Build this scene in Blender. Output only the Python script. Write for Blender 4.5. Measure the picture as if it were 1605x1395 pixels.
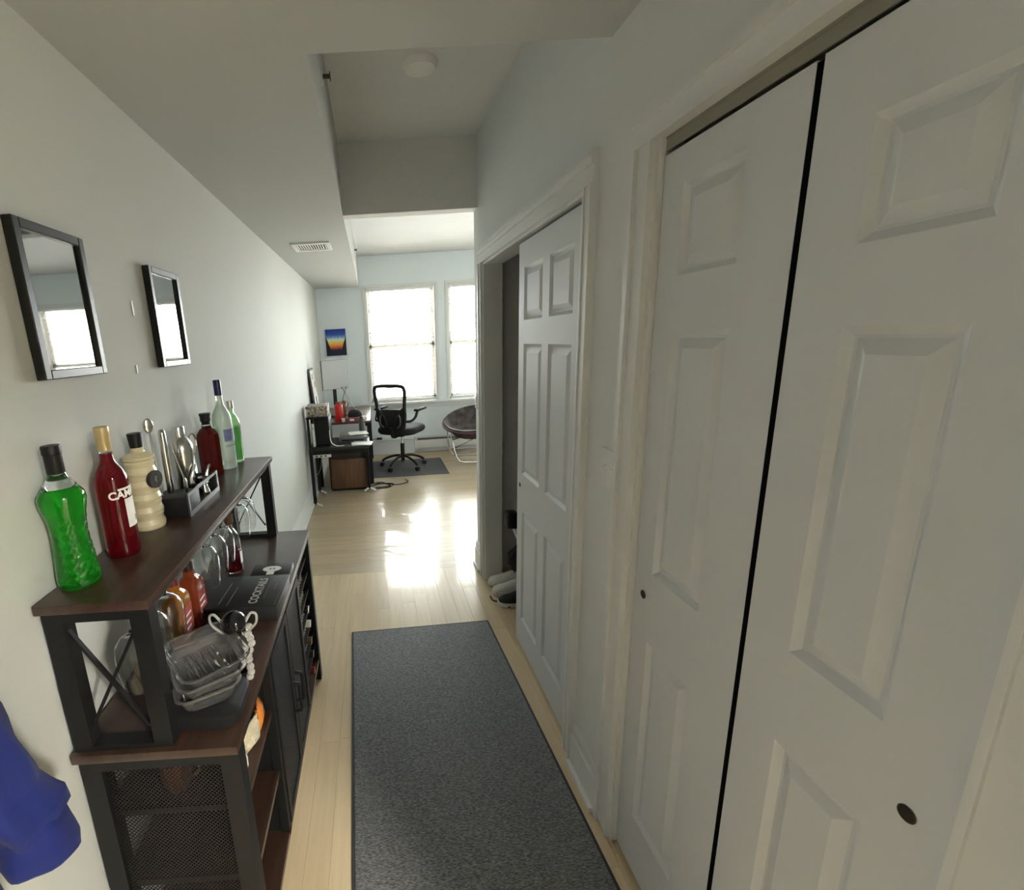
import bpy, bmesh, math, random
from mathutils import Vector, Matrix
random.seed(7)
PI = math.pi
for o in list(bpy.data.objects): bpy.data.objects.remove(o, do_unlink=True)
S = bpy.context.scene
COL = S.collection

# ------------------------------------------------------------------ camera
W_, H_ = 1605, 1395
F_, CX_, CY_ = 739.6, 595.8, 710.9
yaw, pitch, roll = 0.00448, -0.23377, -0.06032
fw = Vector((math.sin(yaw)*math.cos(pitch), math.cos(yaw)*math.cos(pitch), math.sin(pitch)))
r0 = Vector((math.cos(yaw), -math.sin(yaw), 0)); u0 = r0.cross(fw)
rr = r0*math.cos(roll) + u0*math.sin(roll); uu = -r0*math.sin(roll) + u0*math.cos(roll)
cd = bpy.data.cameras.new('camera'); cam = bpy.data.objects.new('camera', cd); COL.objects.link(cam)
cd.sensor_fit = 'HORIZONTAL'; cd.sensor_width = 36; cd.lens = 36*F_/W_
cd.shift_x = (W_/2-CX_)/W_; cd.shift_y = (CY_-H_/2)/W_
cd.clip_start = 0.02
M = Matrix((rr, uu, -fw)).transposed().to_4x4(); M.translation = (0, 0, 1.641)
cam.matrix_world = M
S.camera = cam

# ------------------------------------------------------------------ world: bright overcast sky
wd = bpy.data.worlds.new('overcast_sky'); S.world = wd; wd.use_nodes = True
wt = wd.node_tree; bg = wt.nodes['Background']
wc = wt.nodes.new('ShaderNodeTexCoord'); wz = wt.nodes.new('ShaderNodeSeparateXYZ'); wr = wt.nodes.new('ShaderNodeValToRGB')
wm = wt.nodes.new('ShaderNodeMapRange'); wm.inputs[1].default_value = -1; wm.inputs[2].default_value = 1
wr.color_ramp.elements[0].position = 0.47; wr.color_ramp.elements[0].color = (0.40, 0.37, 0.33, 1)     # ground and house fronts below the horizon
wr.color_ramp.elements[1].position = 0.53; wr.color_ramp.elements[1].color = (0.95, 0.985, 1.0, 1)     # overcast sky
wt.links.new(wc.outputs['Generated'], wz.inputs[0]); wt.links.new(wz.outputs[2], wm.inputs[0]); wt.links.new(wm.outputs[0], wr.inputs[0]); wt.links.new(wr.outputs[0], bg.inputs[0])
bg.inputs[1].default_value = 26.0
S.view_settings.view_transform = 'Standard'; S.view_settings.look = 'None'
S.view_settings.exposure = 1.12; S.view_settings.gamma = 1.0
S.view_settings.use_curve_mapping = False

# window openings in the far wall (x0, x1, z0, z1)
FARY = 6.9
WINS = [(-0.05, 0.93, 0.76, 2.37), (1.10, 2.05, 0.76, 2.37), (2.22, 3.17, 0.76, 2.37)]
for x0, x1, z0, z1 in WINS:      # sky portals: help the sampler find the daylight
    ld = bpy.data.lights.new('sky_portal', 'AREA'); ld.shape = 'RECTANGLE'; ld.size = x1-x0; ld.size_y = z1-z0
    ld.cycles.is_portal = True
    lo = bpy.data.objects.new('sky_portal', ld); COL.objects.link(lo)
    lo.location = ((x0+x1)/2, FARY+0.16, (z0+z1)/2); lo.rotation_euler = (-PI/2, 0, 0)
LX, RX = -0.735, 0.69            # corridor walls
ZL, ZH = 2.39, 2.78              # lowered and full ceiling
YB = -2.6                        # back of the corridor behind the camera

# ------------------------------------------------------------------ materials
MATS = {}
def mat(name, col, rough=0.5, metal=0.0, trans=0.0, ior=1.45, noise=0.0, nscale=30.0, bump=0.0, bscale=120.0, coat=0.0, spec=0.5, alpha=1.0, sheen=0.0, stretch=None):
    if name in MATS: return MATS[name]
    m = bpy.data.materials.new(name); m.use_nodes = True; MATS[name] = m
    nt = m.node_tree; b = nt.nodes['Principled BSDF']
    b.inputs['Base Color'].default_value = (*col, 1); b.inputs['Roughness'].default_value = rough
    b.inputs['Metallic'].default_value = metal; b.inputs['Transmission Weight'].default_value = trans
    b.inputs['IOR'].default_value = ior; b.inputs['Coat Weight'].default_value = coat
    b.inputs['Specular IOR Level'].default_value = spec; b.inputs['Alpha'].default_value = alpha
    b.inputs['Sheen Weight'].default_value = sheen
    tc = nt.nodes.new('ShaderNodeTexCoord'); src = tc.outputs['Object']
    if stretch:
        mp = nt.nodes.new('ShaderNodeMapping'); mp.inputs['Scale'].default_value = stretch
        nt.links.new(src, mp.inputs[0]); src = mp.outputs[0]
    n = nt.nodes.new('ShaderNodeTexNoise'); n.inputs['Scale'].default_value = nscale; n.inputs['Detail'].default_value = 4
    nt.links.new(src, n.inputs['Vector'])
    k = noise if noise > 0 else 0.03
    mx = nt.nodes.new('ShaderNodeMix'); mx.data_type = 'RGBA'
    mx.inputs[6].default_value = (*[c*(1-k) for c in col], 1); mx.inputs[7].default_value = (*[min(1, c*(1+k)) for c in col], 1)
    nt.links.new(n.outputs['Fac'], mx.inputs[0]); nt.links.new(mx.outputs[2], b.inputs['Base Color'])
    if bump > 0:
        n2 = nt.nodes.new('ShaderNodeTexNoise'); n2.inputs['Scale'].default_value = bscale; n2.inputs['Detail'].default_value = 3
        nt.links.new(src, n2.inputs['Vector'])
        bp = nt.nodes.new('ShaderNodeBump'); bp.inputs['Strength'].default_value = bump; bp.inputs['Distance'].default_value = 0.004
        nt.links.new(n2.outputs['Fac'], bp.inputs['Height']); nt.links.new(bp.outputs[0], b.inputs['Normal'])
    return m

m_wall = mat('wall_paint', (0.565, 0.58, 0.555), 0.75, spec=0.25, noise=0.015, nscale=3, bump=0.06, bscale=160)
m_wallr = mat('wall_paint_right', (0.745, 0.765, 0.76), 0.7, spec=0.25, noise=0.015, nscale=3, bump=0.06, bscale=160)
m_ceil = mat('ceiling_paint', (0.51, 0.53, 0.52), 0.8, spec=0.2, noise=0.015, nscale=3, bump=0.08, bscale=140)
m_ceilr = mat('ceiling_plaster_swirl', (0.60, 0.625, 0.64), 0.8, noise=0.05, nscale=2.2, bump=0.6, bscale=9)
m_wallfar = mat('wall_paint_pale_blue', (0.80, 0.865, 0.885), 0.7, spec=0.25, noise=0.015, nscale=3, bump=0.05)
m_trim = mat('trim_white', (0.74, 0.755, 0.75), 0.34, noise=0.01)
m_door = mat('door_white', (0.66, 0.685, 0.705), 0.45, spec=0.4, noise=0.015, nscale=12, bump=0.05, bscale=60, stretch=(1, 1, 0.15))
m_black = mat('black_metal', (0.011, 0.011, 0.0115), 0.5, spec=0.25, noise=0.2, bump=0.05, bscale=300)
m_blackp = mat('black_plastic', (0.011, 0.011, 0.012), 0.45, noise=0.1, spec=0.3)
m_blackf = mat('black_fabric', (0.013, 0.013, 0.016), 0.85, noise=0.25, nscale=200, bump=0.3, bscale=500)
m_chrome = mat('chrome', (0.75, 0.75, 0.74), 0.12, 1.0)
m_steel = mat('steel', (0.62, 0.61, 0.58), 0.2, 1.0)
m_brass = mat('gold_foil', (0.50, 0.39, 0.20), 0.4, 0.35, noise=0.15, nscale=60)
m_white = mat('white_plastic', (0.80, 0.80, 0.77), 0.4)
m_paper = mat('paper', (0.82, 0.81, 0.77), 0.8)
m_glass = mat('clear_glass', (0.97, 0.98, 0.97), 0.02, trans=1.0, ior=1.45, noise=0.002)
m_plastic = mat('clear_plastic', (0.95, 0.95, 0.95), 0.06, trans=0.95, ior=1.35, noise=0.002)
m_dark = mat('dark_track', (0.02, 0.02, 0.018), 0.6); m_track = mat('track_metal', (0.30, 0.29, 0.24), 0.5, 0.3)

def wood_mat(name, c1, c2, rough, axis, coat=0.0, scale=1.0, rand=0.12):
    m = bpy.data.materials.new(name); m.use_nodes = True; MATS[name] = m
    nt = m.node_tree; b = nt.nodes['Principled BSDF']; b.inputs['Roughness'].default_value = rough; b.inputs['Coat Weight'].default_value = coat
    tc = nt.nodes.new('ShaderNodeTexCoord'); mp = nt.nodes.new('ShaderNodeMapping')
    sc = [14*scale]*3; sc[axis] = 0.9*scale; mp.inputs['Scale'].default_value = sc
    oi = nt.nodes.new('ShaderNodeObjectInfo'); va = nt.nodes.new('ShaderNodeVectorMath'); va.operation = 'ADD'
    ml = nt.nodes.new('ShaderNodeMath'); ml.operation = 'MULTIPLY'; ml.inputs[1].default_value = 37.0
    nt.links.new(oi.outputs['Random'], ml.inputs[0]); nt.links.new(tc.outputs['Object'], va.inputs[0]); nt.links.new(ml.outputs[0], va.inputs[1])
    nt.links.new(va.outputs[0], mp.inputs[0])
    n = nt.nodes.new('ShaderNodeTexNoise'); n.inputs['Scale'].default_value = 3.0; n.inputs['Detail'].default_value = 8; n.inputs['Roughness'].default_value = 0.65
    nt.links.new(mp.outputs[0], n.inputs['Vector'])
    r = nt.nodes.new('ShaderNodeValToRGB'); r.color_ramp.elements[0].position = 0.32; r.color_ramp.elements[1].position = 0.68
    r.color_ramp.elements[0].color = (*c1, 1); r.color_ramp.elements[1].color = (*c2, 1)
    nt.links.new(n.outputs['Fac'], r.inputs[0])
    hs = nt.nodes.new('ShaderNodeHueSaturation'); mr = nt.nodes.new('ShaderNodeMapRange')
    mr.inputs[3].default_value = 1-rand; mr.inputs[4].default_value = 1+rand
    nt.links.new(oi.outputs['Random'], mr.inputs[0]); nt.links.new(mr.outputs[0], hs.inputs['Value']); nt.links.new(r.outputs[0], hs.inputs['Color'])
    nt.links.new(hs.outputs[0], b.inputs['Base Color'])
    bp = nt.nodes.new('ShaderNodeBump'); bp.inputs['Strength'].default_value = 0.06; bp.inputs['Distance'].default_value = 0.003
    nt.links.new(n.outputs['Fac'], bp.inputs['Height']); nt.links.new(bp.outputs[0], b.inputs['Normal'])
    return m
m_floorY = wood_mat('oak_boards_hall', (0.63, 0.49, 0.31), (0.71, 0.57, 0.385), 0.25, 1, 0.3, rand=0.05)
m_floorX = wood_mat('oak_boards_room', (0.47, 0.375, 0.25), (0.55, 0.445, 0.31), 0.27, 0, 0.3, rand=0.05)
m_bar = wood_mat('dark_walnut_board', (0.028, 0.0145, 0.010), (0.062, 0.032, 0.021), 0.33, 1, 0.1, 0.8, 0.0)
m_cab = wood_mat('cabinet_walnut', (0.085, 0.04, 0.02), (0.19, 0.095, 0.05), 0.5, 2, 0.0, 1.2, 0.0)
m_desk = wood_mat('desk_red_brown', (0.05, 0.018, 0.012), (0.11, 0.04, 0.025), 0.35, 1, 0.1, 1.0, 0.0)

def liquid(name, col, dens=0.5, rough=0.04):
    m = mat(name, col, rough, trans=dens, ior=1.36, noise=0.05, nscale=10); return m
def slat_material():
    m = bpy.data.materials.new('blind_slat'); m.use_nodes = True; nt = m.node_tree
    nt.nodes.clear(); out = nt.nodes.new('ShaderNodeOutputMaterial')
    d = nt.nodes.new('ShaderNodeBsdfDiffuse'); t = nt.nodes.new('ShaderNodeBsdfTranslucent'); mx = nt.nodes.new('ShaderNodeMixShader'); mx.inputs[0].default_value = 0.07
    tc = nt.nodes.new('ShaderNodeTexCoord'); n = nt.nodes.new('ShaderNodeTexNoise'); n.inputs['Scale'].default_value = 4
    r = nt.nodes.new('ShaderNodeValToRGB'); r.color_ramp.elements[0].color = (0.58, 0.50, 0.40, 1); r.color_ramp.elements[1].color = (0.64, 0.57, 0.47, 1)
    nt.links.new(tc.outputs['Object'], n.inputs['Vector']); nt.links.new(n.outputs['Fac'], r.inputs[0])
    nt.links.new(r.outputs[0], d.inputs[0]); nt.links.new(r.outputs[0], t.inputs[0])
    nt.links.new(d.outputs[0], mx.inputs[1]); nt.links.new(t.outputs[0], mx.inputs[2]); nt.links.new(mx.outputs[0], out.inputs[0])
    return m
m_slat = slat_material()
def pane_material(name='window_glass', ior=1.45):
    m = bpy.data.materials.new(name); m.use_nodes = True; nt = m.node_tree
    nt.nodes.clear(); out = nt.nodes.new('ShaderNodeOutputMaterial')
    g = nt.nodes.new('ShaderNodeBsdfGlossy'); g.inputs['Roughness'].default_value = 0.02
    t = nt.nodes.new('ShaderNodeBsdfTransparent'); t.inputs[0].default_value = (0.96, 0.98, 0.97, 1)
    fr = nt.nodes.new('ShaderNodeFresnel'); fr.inputs[0].default_value = ior
    mx = nt.nodes.new('ShaderNodeMixShader')
    nt.links.new(fr.outputs[0], mx.inputs[0]); nt.links.new(t.outputs[0], mx.inputs[1]); nt.links.new(g.outputs[0], mx.inputs[2]); nt.links.new(mx.outputs[0], out.inputs[0])
    return m
m_pane = pane_material(); m_pglass = pane_material('picture_glass', 5.0)

# ------------------------------------------------------------------ mesh helpers
def box(bm, x0, x1, y0, y1, z0, z1):
    v = [bm.verts.new(p) for p in ((x0,y0,z0),(x1,y0,z0),(x1,y1,z0),(x0,y1,z0),(x0,y0,z1),(x1,y0,z1),(x1,y1,z1),(x0,y1,z1))]
    for f in ((3,2,1,0),(4,5,6,7),(0,1,5,4),(1,2,6,5),(2,3,7,6),(3,0,4,7)): bm.faces.new([v[i] for i in f])
    return v
def rbox(bm, x0, x1, y0, y1, z0, z1, b=0.004, seg=2):
    vs = box(bm, x0, x1, y0, y1, z0, z1)
    es = set(e for v in vs for e in v.link_edges)
    bmesh.ops.bevel(bm, geom=list(es), offset=b, segments=seg, affect='EDGES', profile=0.5)
def loft(bm, rings, cap=True, closed=True):
    R = [[bm.verts.new(p) for p in ring] for ring in rings]; n = len(R[0])
    for a, b in zip(R[:-1], R[1:]):
        for i in range(n if closed else n-1):
            j = (i+1) % n
            bm.faces.new((a[i], a[j], b[j], b[i]))
    if cap and closed:
        bm.faces.new(list(reversed(R[0]))); bm.faces.new(R[-1])
    return R
def lathe(bm, prof, c=(0,0,0), seg=24, scale=(1,1), fn=None):
    rings = []
    prev = None
    for r, z in prof:
        ring = []
        for i in range(seg):
            a = 2*PI*i/seg; q = max(r, 0.0002)
            if fn: q *= fn(a, z)
            ring.append((c[0]+q*math.cos(a)*scale[0], c[1]+q*math.sin(a)*scale[1], c[2]+z))
        rings.append(ring)
    loft(bm, rings)
def tube(bm, pts, r, seg=8, radii=None):
    pts = [Vector(p) for p in pts]; rings = []
    up = Vector((0,0,1)); n = None
    for i, p in enumerate(pts):
        if i == 0: d = pts[1]-p
        elif i == len(pts)-1: d = p-pts[i-1]
        else: d = (pts[i+1]-p).normalized() + (p-pts[i-1]).normalized()
        d.normalize()
        if n is None:
            n = d.cross(up if abs(d.z) < 0.95 else Vector((1,0,0))).normalized()
        else:
            n = (n - d*n.dot(d)).normalized()
        b = d.cross(n); q = radii[i] if radii else r
        rings.append([tuple(p + n*q*math.cos(2*PI*k/seg) + b*q*math.sin(2*PI*k/seg)) for k in range(seg)])
    loft(bm, rings)
def cyl(bm, p0, p1, r, seg=16): tube(bm, [p0, p1], r, seg)
def bar(bm, p0, p1, w, t, up=(0,0,1)):
    p0, p1 = Vector(p0), Vector(p1); d = (p1-p0).normalized(); s = d.cross(Vector(up)).normalized(); u = s.cross(d)
    loft(bm, [[tuple(p + s*a*w/2 + u*b*t/2) for a, b in ((-1,-1),(1,-1),(1,1),(-1,1))] for p in (p0, p1)])
def arc(c, r, a0, a1, n, plane='xz'):
    out = []
    for i in range(n+1):
        a = a0+(a1-a0)*i/n; x, y = r*math.cos(a), r*math.sin(a)
        out.append({'xz': (c[0]+x, c[1], c[2]+y), 'xy': (c[0]+x, c[1]+y, c[2]), 'yz': (c[0], c[1]+x, c[2]+y)}[plane])
    return out
def bezier(p, n=16):
    P = [Vector(q) for q in p]; out = []
    for i in range(len(P)-1):
        a = P[max(i-1,0)]; b = P[i]; c = P[i+1]; d = P[min(i+2,len(P)-1)]
        for k in range(n):
            t = k/n
            out.append(0.5*((2*b)+(c-a)*t+(2*a-5*b+4*c-d)*t*t+(-a+3*b-3*c+d)*t**3))
    out.append(P[-1]); return out
def NB(): return bmesh.new()
def obj(name, bm, m, parent=None, smooth=False, ang=40):
    bmesh.ops.recalc_face_normals(bm, faces=bm.faces[:])
    me = bpy.data.meshes.new(name); bm.to_mesh(me); bm.free()
    if smooth:
        me.polygons.foreach_set('use_smooth', [True]*len(me.polygons)); me.set_sharp_from_angle(angle=math.radians(ang))
    for q in (m if isinstance(m, (list, tuple)) else [m]): me.materials.append(q)
    o = bpy.data.objects.new(name, me); COL.objects.link(o)
    if parent: o.parent = parent
    return o
def empty(name, loc=(0,0,0), rz=0.0):
    o = bpy.data.objects.new(name, None); COL.objects.link(o); o.location = loc; o.rotation_euler = (0,0,rz); o.empty_display_size = 0.05
    return o
def tag(o, label, cat, group=None):
    o['label'] = label; o['category'] = cat
    if group: o['group'] = group
    return o
def struct(o): o['kind'] = 'structure'; return o
def dup(root, loc=None, rz=None, parent=None, label=None):
    r = root.copy(); COL.objects.link(r)
    if loc is not None: r.location = loc
    if rz is not None: r.rotation_euler = (0,0,rz)
    if label: r['label'] = label
    for ch in list(root.children):
        c = ch.copy(); COL.objects.link(c); c.parent = r
        for g in list(ch.children):
            d = g.copy(); COL.objects.link(d); d.parent = c
    return r
def B(name, m, parent, *dims, bev=0.0):
    bm = NB()
    if bev: rbox(bm, *dims, b=bev)
    else: box(bm, *dims)
    return obj(name, bm, m, parent, smooth=bool(bev))
def text_bm(s, size, depth=0.0004, align='CENTER', bold=0.0):
    cu = bpy.data.curves.new('t', 'FONT'); cu.body = s; cu.size = size; cu.align_x = align; cu.align_y = 'CENTER'; cu.extrude = depth; cu.offset = bold
    t = bpy.data.objects.new('t', cu); COL.objects.link(t)
    bpy.context.view_layer.update()
    me = bpy.data.meshes.new_from_object(t.evaluated_get(bpy.context.evaluated_depsgraph_get()))
    bm = NB(); bm.from_mesh(me)
    bpy.data.objects.remove(t); bpy.data.meshes.remove(me); bpy.data.curves.remove(cu)
    return bm
def wrap(bm, R, a0, z0):            # text in xy plane -> around a vertical cylinder, facing angle a0
    for v in bm.verts:
        a = a0 + v.co.x/R; q = R + v.co.z; z = z0+v.co.y
        v.co = (q*math.cos(a), q*math.sin(a), z)
def patch(bm, R, a0, a1, z0, z1, n=12, t=0.0004):
    loft(bm, [[(q*math.cos(a), q*math.sin(a), z) for q, z in ((R,z0),(R+t,z0),(R+t,z1),(R,z1))] for a in [a0+(a1-a0)*i/n for i in range(n+1)]])

# ================================================================== THE SETTING
# ---- floor
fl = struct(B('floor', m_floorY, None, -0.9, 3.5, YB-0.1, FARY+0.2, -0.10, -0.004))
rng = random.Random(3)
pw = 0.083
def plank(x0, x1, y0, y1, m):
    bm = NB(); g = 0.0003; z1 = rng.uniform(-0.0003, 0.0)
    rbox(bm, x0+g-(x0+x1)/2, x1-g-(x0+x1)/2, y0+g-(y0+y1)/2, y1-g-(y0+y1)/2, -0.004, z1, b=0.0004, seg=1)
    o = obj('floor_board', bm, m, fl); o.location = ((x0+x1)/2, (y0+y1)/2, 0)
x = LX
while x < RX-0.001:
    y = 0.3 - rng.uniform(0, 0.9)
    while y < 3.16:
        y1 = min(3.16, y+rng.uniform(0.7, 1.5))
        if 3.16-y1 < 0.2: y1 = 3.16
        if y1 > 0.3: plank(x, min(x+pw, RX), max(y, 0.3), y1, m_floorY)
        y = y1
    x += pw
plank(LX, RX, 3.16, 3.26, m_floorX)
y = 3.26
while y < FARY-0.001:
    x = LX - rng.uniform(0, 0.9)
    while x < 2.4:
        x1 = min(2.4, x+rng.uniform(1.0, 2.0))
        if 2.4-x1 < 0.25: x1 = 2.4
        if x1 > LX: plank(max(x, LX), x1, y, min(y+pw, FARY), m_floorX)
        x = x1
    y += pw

# ---- walls
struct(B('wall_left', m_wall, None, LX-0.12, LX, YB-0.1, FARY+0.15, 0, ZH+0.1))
struct(B('wall_back', m_wall, None, LX, RX, YB-0.1, YB, 0, ZH))
bm = NB()
CL2 = (0.44, 1.215); CL1 = (1.575, 2.97); OT = 2.055
KD = (-1.15, -0.04)          # doorway to the lit kitchen behind the viewer
for a, b, z0 in ((YB-0.1, KD[0], 0), (KD[0], KD[1], OT), (KD[1], CL2[0], 0), (CL2[0], CL2[1], OT), (CL2[1], CL1[0], 0), (CL1[0], CL1[1], OT), (CL1[1], 3.21, 0)):
    box(bm, RX, RX+0.11, a, b, z0, ZH)
struct(obj('wall_right', bm, m_wallr))
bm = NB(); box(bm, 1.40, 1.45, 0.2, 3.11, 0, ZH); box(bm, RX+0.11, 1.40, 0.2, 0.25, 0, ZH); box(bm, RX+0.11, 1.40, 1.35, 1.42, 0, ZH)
struct(obj('wall_closet', bm, mat('closet_baked_shade', (0.20, 0.195, 0.18), 0.8)))  # white closet walls, shade of the interior put into the colour
bm = NB(); box(bm, 2.6, 2.7, YB-0.1, 0.2, 0, ZH); box(bm, RX+0.11, 2.6, YB-0.1, YB, 0, ZH); box(bm, 1.45, 2.6, 0.2, 0.25, 0, ZH)
struct(obj('wall_kitchen', bm, m_wall))
struct(B('ceiling_kitchen', m_ceil, None, RX+0.11, 2.7, YB-0.1, 0.25, ZL, ZL+0.1))
struct(B('wall_room_near', mat('room_white_paint', (0.86, 0.87, 0.86), 0.7, spec=0.25), None, RX+0.11, 3.4, 3.11, 3.21, 0, ZH))
struct(B('wall_room_right', m_wallfar, None, 3.4, 3.5, 3.11, FARY+0.15, 0, ZH))
bm = NB(); xs = [LX] + [v for w in WINS for v in (w[0], w[1])] + [3.4]
for i in range(len(xs)-1):
    if i % 2 == 0: box(bm, xs[i], xs[i+1], FARY, FARY+0.14, 0, ZH)
    else:
        box(bm, xs[i], xs[i+1], FARY, FARY+0.14, 0, WINS[0][2]); box(bm, xs[i], xs[i+1], FARY, FARY+0.14, WINS[0][3], ZH)
struct(obj('wall_far', bm, m_wallfar))
# ---- ceilings
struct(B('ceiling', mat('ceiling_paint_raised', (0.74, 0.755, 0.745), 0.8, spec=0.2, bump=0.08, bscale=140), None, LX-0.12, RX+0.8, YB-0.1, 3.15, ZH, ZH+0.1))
struct(B('ceiling_room', m_ceilr, None, LX-0.12, 3.5, 3.15, FARY+0.15, ZH, ZH+0.1))
SX = -0.125; Y0 = 1.465; HY = 3.11
bm = NB()
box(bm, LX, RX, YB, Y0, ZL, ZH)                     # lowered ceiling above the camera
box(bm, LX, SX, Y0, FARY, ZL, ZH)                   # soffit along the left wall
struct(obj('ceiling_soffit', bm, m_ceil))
struct(B('wall_header', mat('header_paint', (0.78, 0.79, 0.775), 0.75, spec=0.2), None, SX, RX, HY, 3.21, ZL, ZH))   # header beam at the end of the corridor

# ---- baseboards
def baseboard(name, segs, h=0.19):
    bm = NB()
    for ax, c, s, a, b in segs:     # ax 'y': runs along y on plane x=c, s = side of the room
        for t, z0, z1 in ((0.020, 0, h-0.045), (0.014, h-0.045, h-0.012), (0.008, h-0.012, h)):
            lo, hi = sorted((c, c+s*t))
            if ax == 'y': box(bm, lo, hi, a, b, z0, z1)
            else: box(bm, a, b, lo, hi, z0, z1)
        lo, hi = sorted((c+s*0.020, c+s*0.034))
        if ax == 'y': box(bm, lo, hi, a, b, 0, 0.018)
        else: box(bm, a, b, lo, hi, 0, 0.018)
    return struct(obj(name, bm, m_trim))
baseboard('baseboard_left', [('y', LX, 1, YB, FARY)])
baseboard('baseboard_right', [('y', RX, -1, 1.30, 1.50), ('y', RX, -1, 3.06, 3.21), ('y', RX, -1, 0.0, 0.36)], 0.18)
baseboard('baseboard_far', [('x', FARY, -1, LX, 3.4)], 0.16)

# ---- closet casings
def casing(name, y0, y1, top, w, cap=False):
    bm = NB()
    def yb(a, b, t, z0, z1): lo, hi = sorted((a, b)); box(bm, RX-t, RX, lo, hi, z0, z1)
    for i, s in ((y0, -1), (y1, 1)):
        yb(i, i+s*0.010, 0.019, 0, top); yb(i+s*0.010, i+s*(w-0.020), 0.014, 0, top); yb(i+s*(w-0.020), i+s*w, 0.024, 0, top)
    yb(y0-w, y1+w, 0.019, top, top+0.010); yb(y0-w, y1+w, 0.014, top+0.010, top+0.050); yb(y0-w, y1+w, 0.024, top+0.050, top+0.068)
    if cap:
        yb(y0-w, y1+w, 0.034, top+0.068, top+0.080); yb(y0-w, y1+w, 0.026, top+0.080, top+0.090)
    return struct(obj(name, bm, m_trim))
casing('trim_1', CL1[0], CL1[1], OT, 0.066, cap=True)
casing('trim_2', CL2[0], CL2[1], OT, 0.078)
# jamb linings and sliding tracks
bm = NB()
for a, b in ((CL1[0], CL1[0]+0.012), (CL1[1]-0.012, CL1[1])): box(bm, RX-0.002, RX+0.112, a, b, 0, OT)
box(bm, RX-0.002, RX+0.112, CL1[0], CL1[1], OT-0.012, OT)
for a, b in ((CL2[0], CL2[0]+0.012), (CL2[1]-0.012, CL2[1])): box(bm, RX-0.002, RX+0.112, a, b, 0, OT)
struct(obj('trim_3', bm, m_trim))
bm = NB()
box(bm, RX+0.012, RX+0.10, CL2[0]+0.012, CL2[1]-0.012, OT-0.006, OT+0.01)
for xx in (RX+0.015, RX+0.056, RX+0.097): box(bm, xx-0.002, xx+0.002, CL2[0]+0.013, CL2[1]-0.013, OT-0.03, OT-0.006)
struct(obj('trim_track', bm, m_track))

# ---- panelled doors
def door(name, y0, y1, z0, z1, xf, panels, pull=None, t=0.034):
    bm = NB()
    ys = sorted({y0, y1, *[v for p in panels for v in p[:2]]}); zs = sorted({z0, z1, *[v for p in panels for v in p[2:]]})
    def inp(y, z): return any(p[0] < y < p[1] and p[2] < z < p[3] for p in panels)
    def q(*pts): bm.faces.new([bm.verts.new(p) for p in pts])
    for i in range(len(ys)-1):
        for j in range(len(zs)-1):
            if not inp((ys[i]+ys[i+1])/2, (zs[j]+zs[j+1])/2):
                q((xf,ys[i],zs[j]),(xf,ys[i],zs[j+1]),(xf,ys[i+1],zs[j+1]),(xf,ys[i+1],zs[j]))
    d, ins = 0.010, 0.013
    for a, b, c, e in panels:
        o_ = [(xf,a,c),(xf,a,e),(xf,b,e),(xf,b,c)]; n_ = [(xf+d,a+ins,c+ins),(xf+d,a+ins,e-ins),(xf+d,b-ins,e-ins),(xf+d,b-ins,c+ins)]
        for k in range(4): q(o_[k], o_[(k+1)%4], n_[(k+1)%4], n_[k])
        q(*n_)
    q((xf+t,y0,z0),(xf+t,y1,z0),(xf+t,y1,z1),(xf+t,y0,z1))
    for pa, pb in (((y0,z0),(y0,z1)),((y0,z1),(y1,z1)),((y1,z1),(y1,z0)),((y1,z0),(y0,z0))):
        q((xf,*pa),(xf,*pb),(xf+t,*pb),(xf+t,*pa))
    bmesh.ops.remove_doubles(bm, verts=bm.verts[:], dist=1e-5)
    D = struct(obj(name, bm, m_door))
    for a, b, c, e in panels:
        bm = NB(); i1, i2 = 0.018, 0.040
        r1 = [(xf+d,a+i1,c+i1),(xf+d,b-i1,c+i1),(xf+d,b-i1,e-i1),(xf+d,a+i1,e-i1)]
        r2 = [(xf+0.001,a+i2,c+i2),(xf+0.001,b-i2,c+i2),(xf+0.001,b-i2,e-i2),(xf+0.001,a+i2,e-i2)]
        loft(bm, [r1, r2]); obj('door_panel', bm, m_door, D)
    if pull:
        bm = NB(); c = (xf, pull[0], pull[1])
        seg = 20
        prof = [(0.012, -0.0015), (0.0105, -0.002), (0.0085, 0.001), (0.0075, 0.004), (0.0, 0.004)]
        loft(bm, [[(c[0]+z, c[1]+r_*math.cos(2*PI*k/seg)+1e-5*k*0, c[2]+r_*math.sin(2*PI*k/seg)) for k in range(seg)] for r_, z in [(max(r_,0.0003), z) for r_, z in prof]])
        o = obj('finger_pull', bm, mat('pull_bronze', (0.05, 0.045, 0.035), 0.4, 0.7), D, True); o['label'] = 'dark round recessed finger pull'
    return D
y0d, y1d = 1.585, 2.30
pn = []
for a, b in ((1.69, 1.915), (1.99, 2.225)):
    pn += [(a, b, 1.695, 1.925), (a, b, 0.965, 1.59), (a, b, 0.165, 0.77)]
door('door_1', y0d, y1d, 0.008, 2.03, RX+0.012, pn, (2.255, 0.90))
pn = [(0.945, 1.125, 1.745, 1.94), (0.945, 1.125, 1.0, 1.625), (0.945, 1.125, 0.20, 0.80)]
d2_ = door('door_2', 0.822, 1.20, 0.008, 2.015, RX+0.012, pn, (1.155, 0.925))
pn = [(0.555, 0.712, 1.735, 1.90), (0.555, 0.712, 1.07, 1.622), (0.555, 0.712, 0.25, 0.885)]
door('door_3', 0.455, 0.804, 0.008, 2.015, RX+0.008, pn, (0.505, 0.965))

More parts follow.
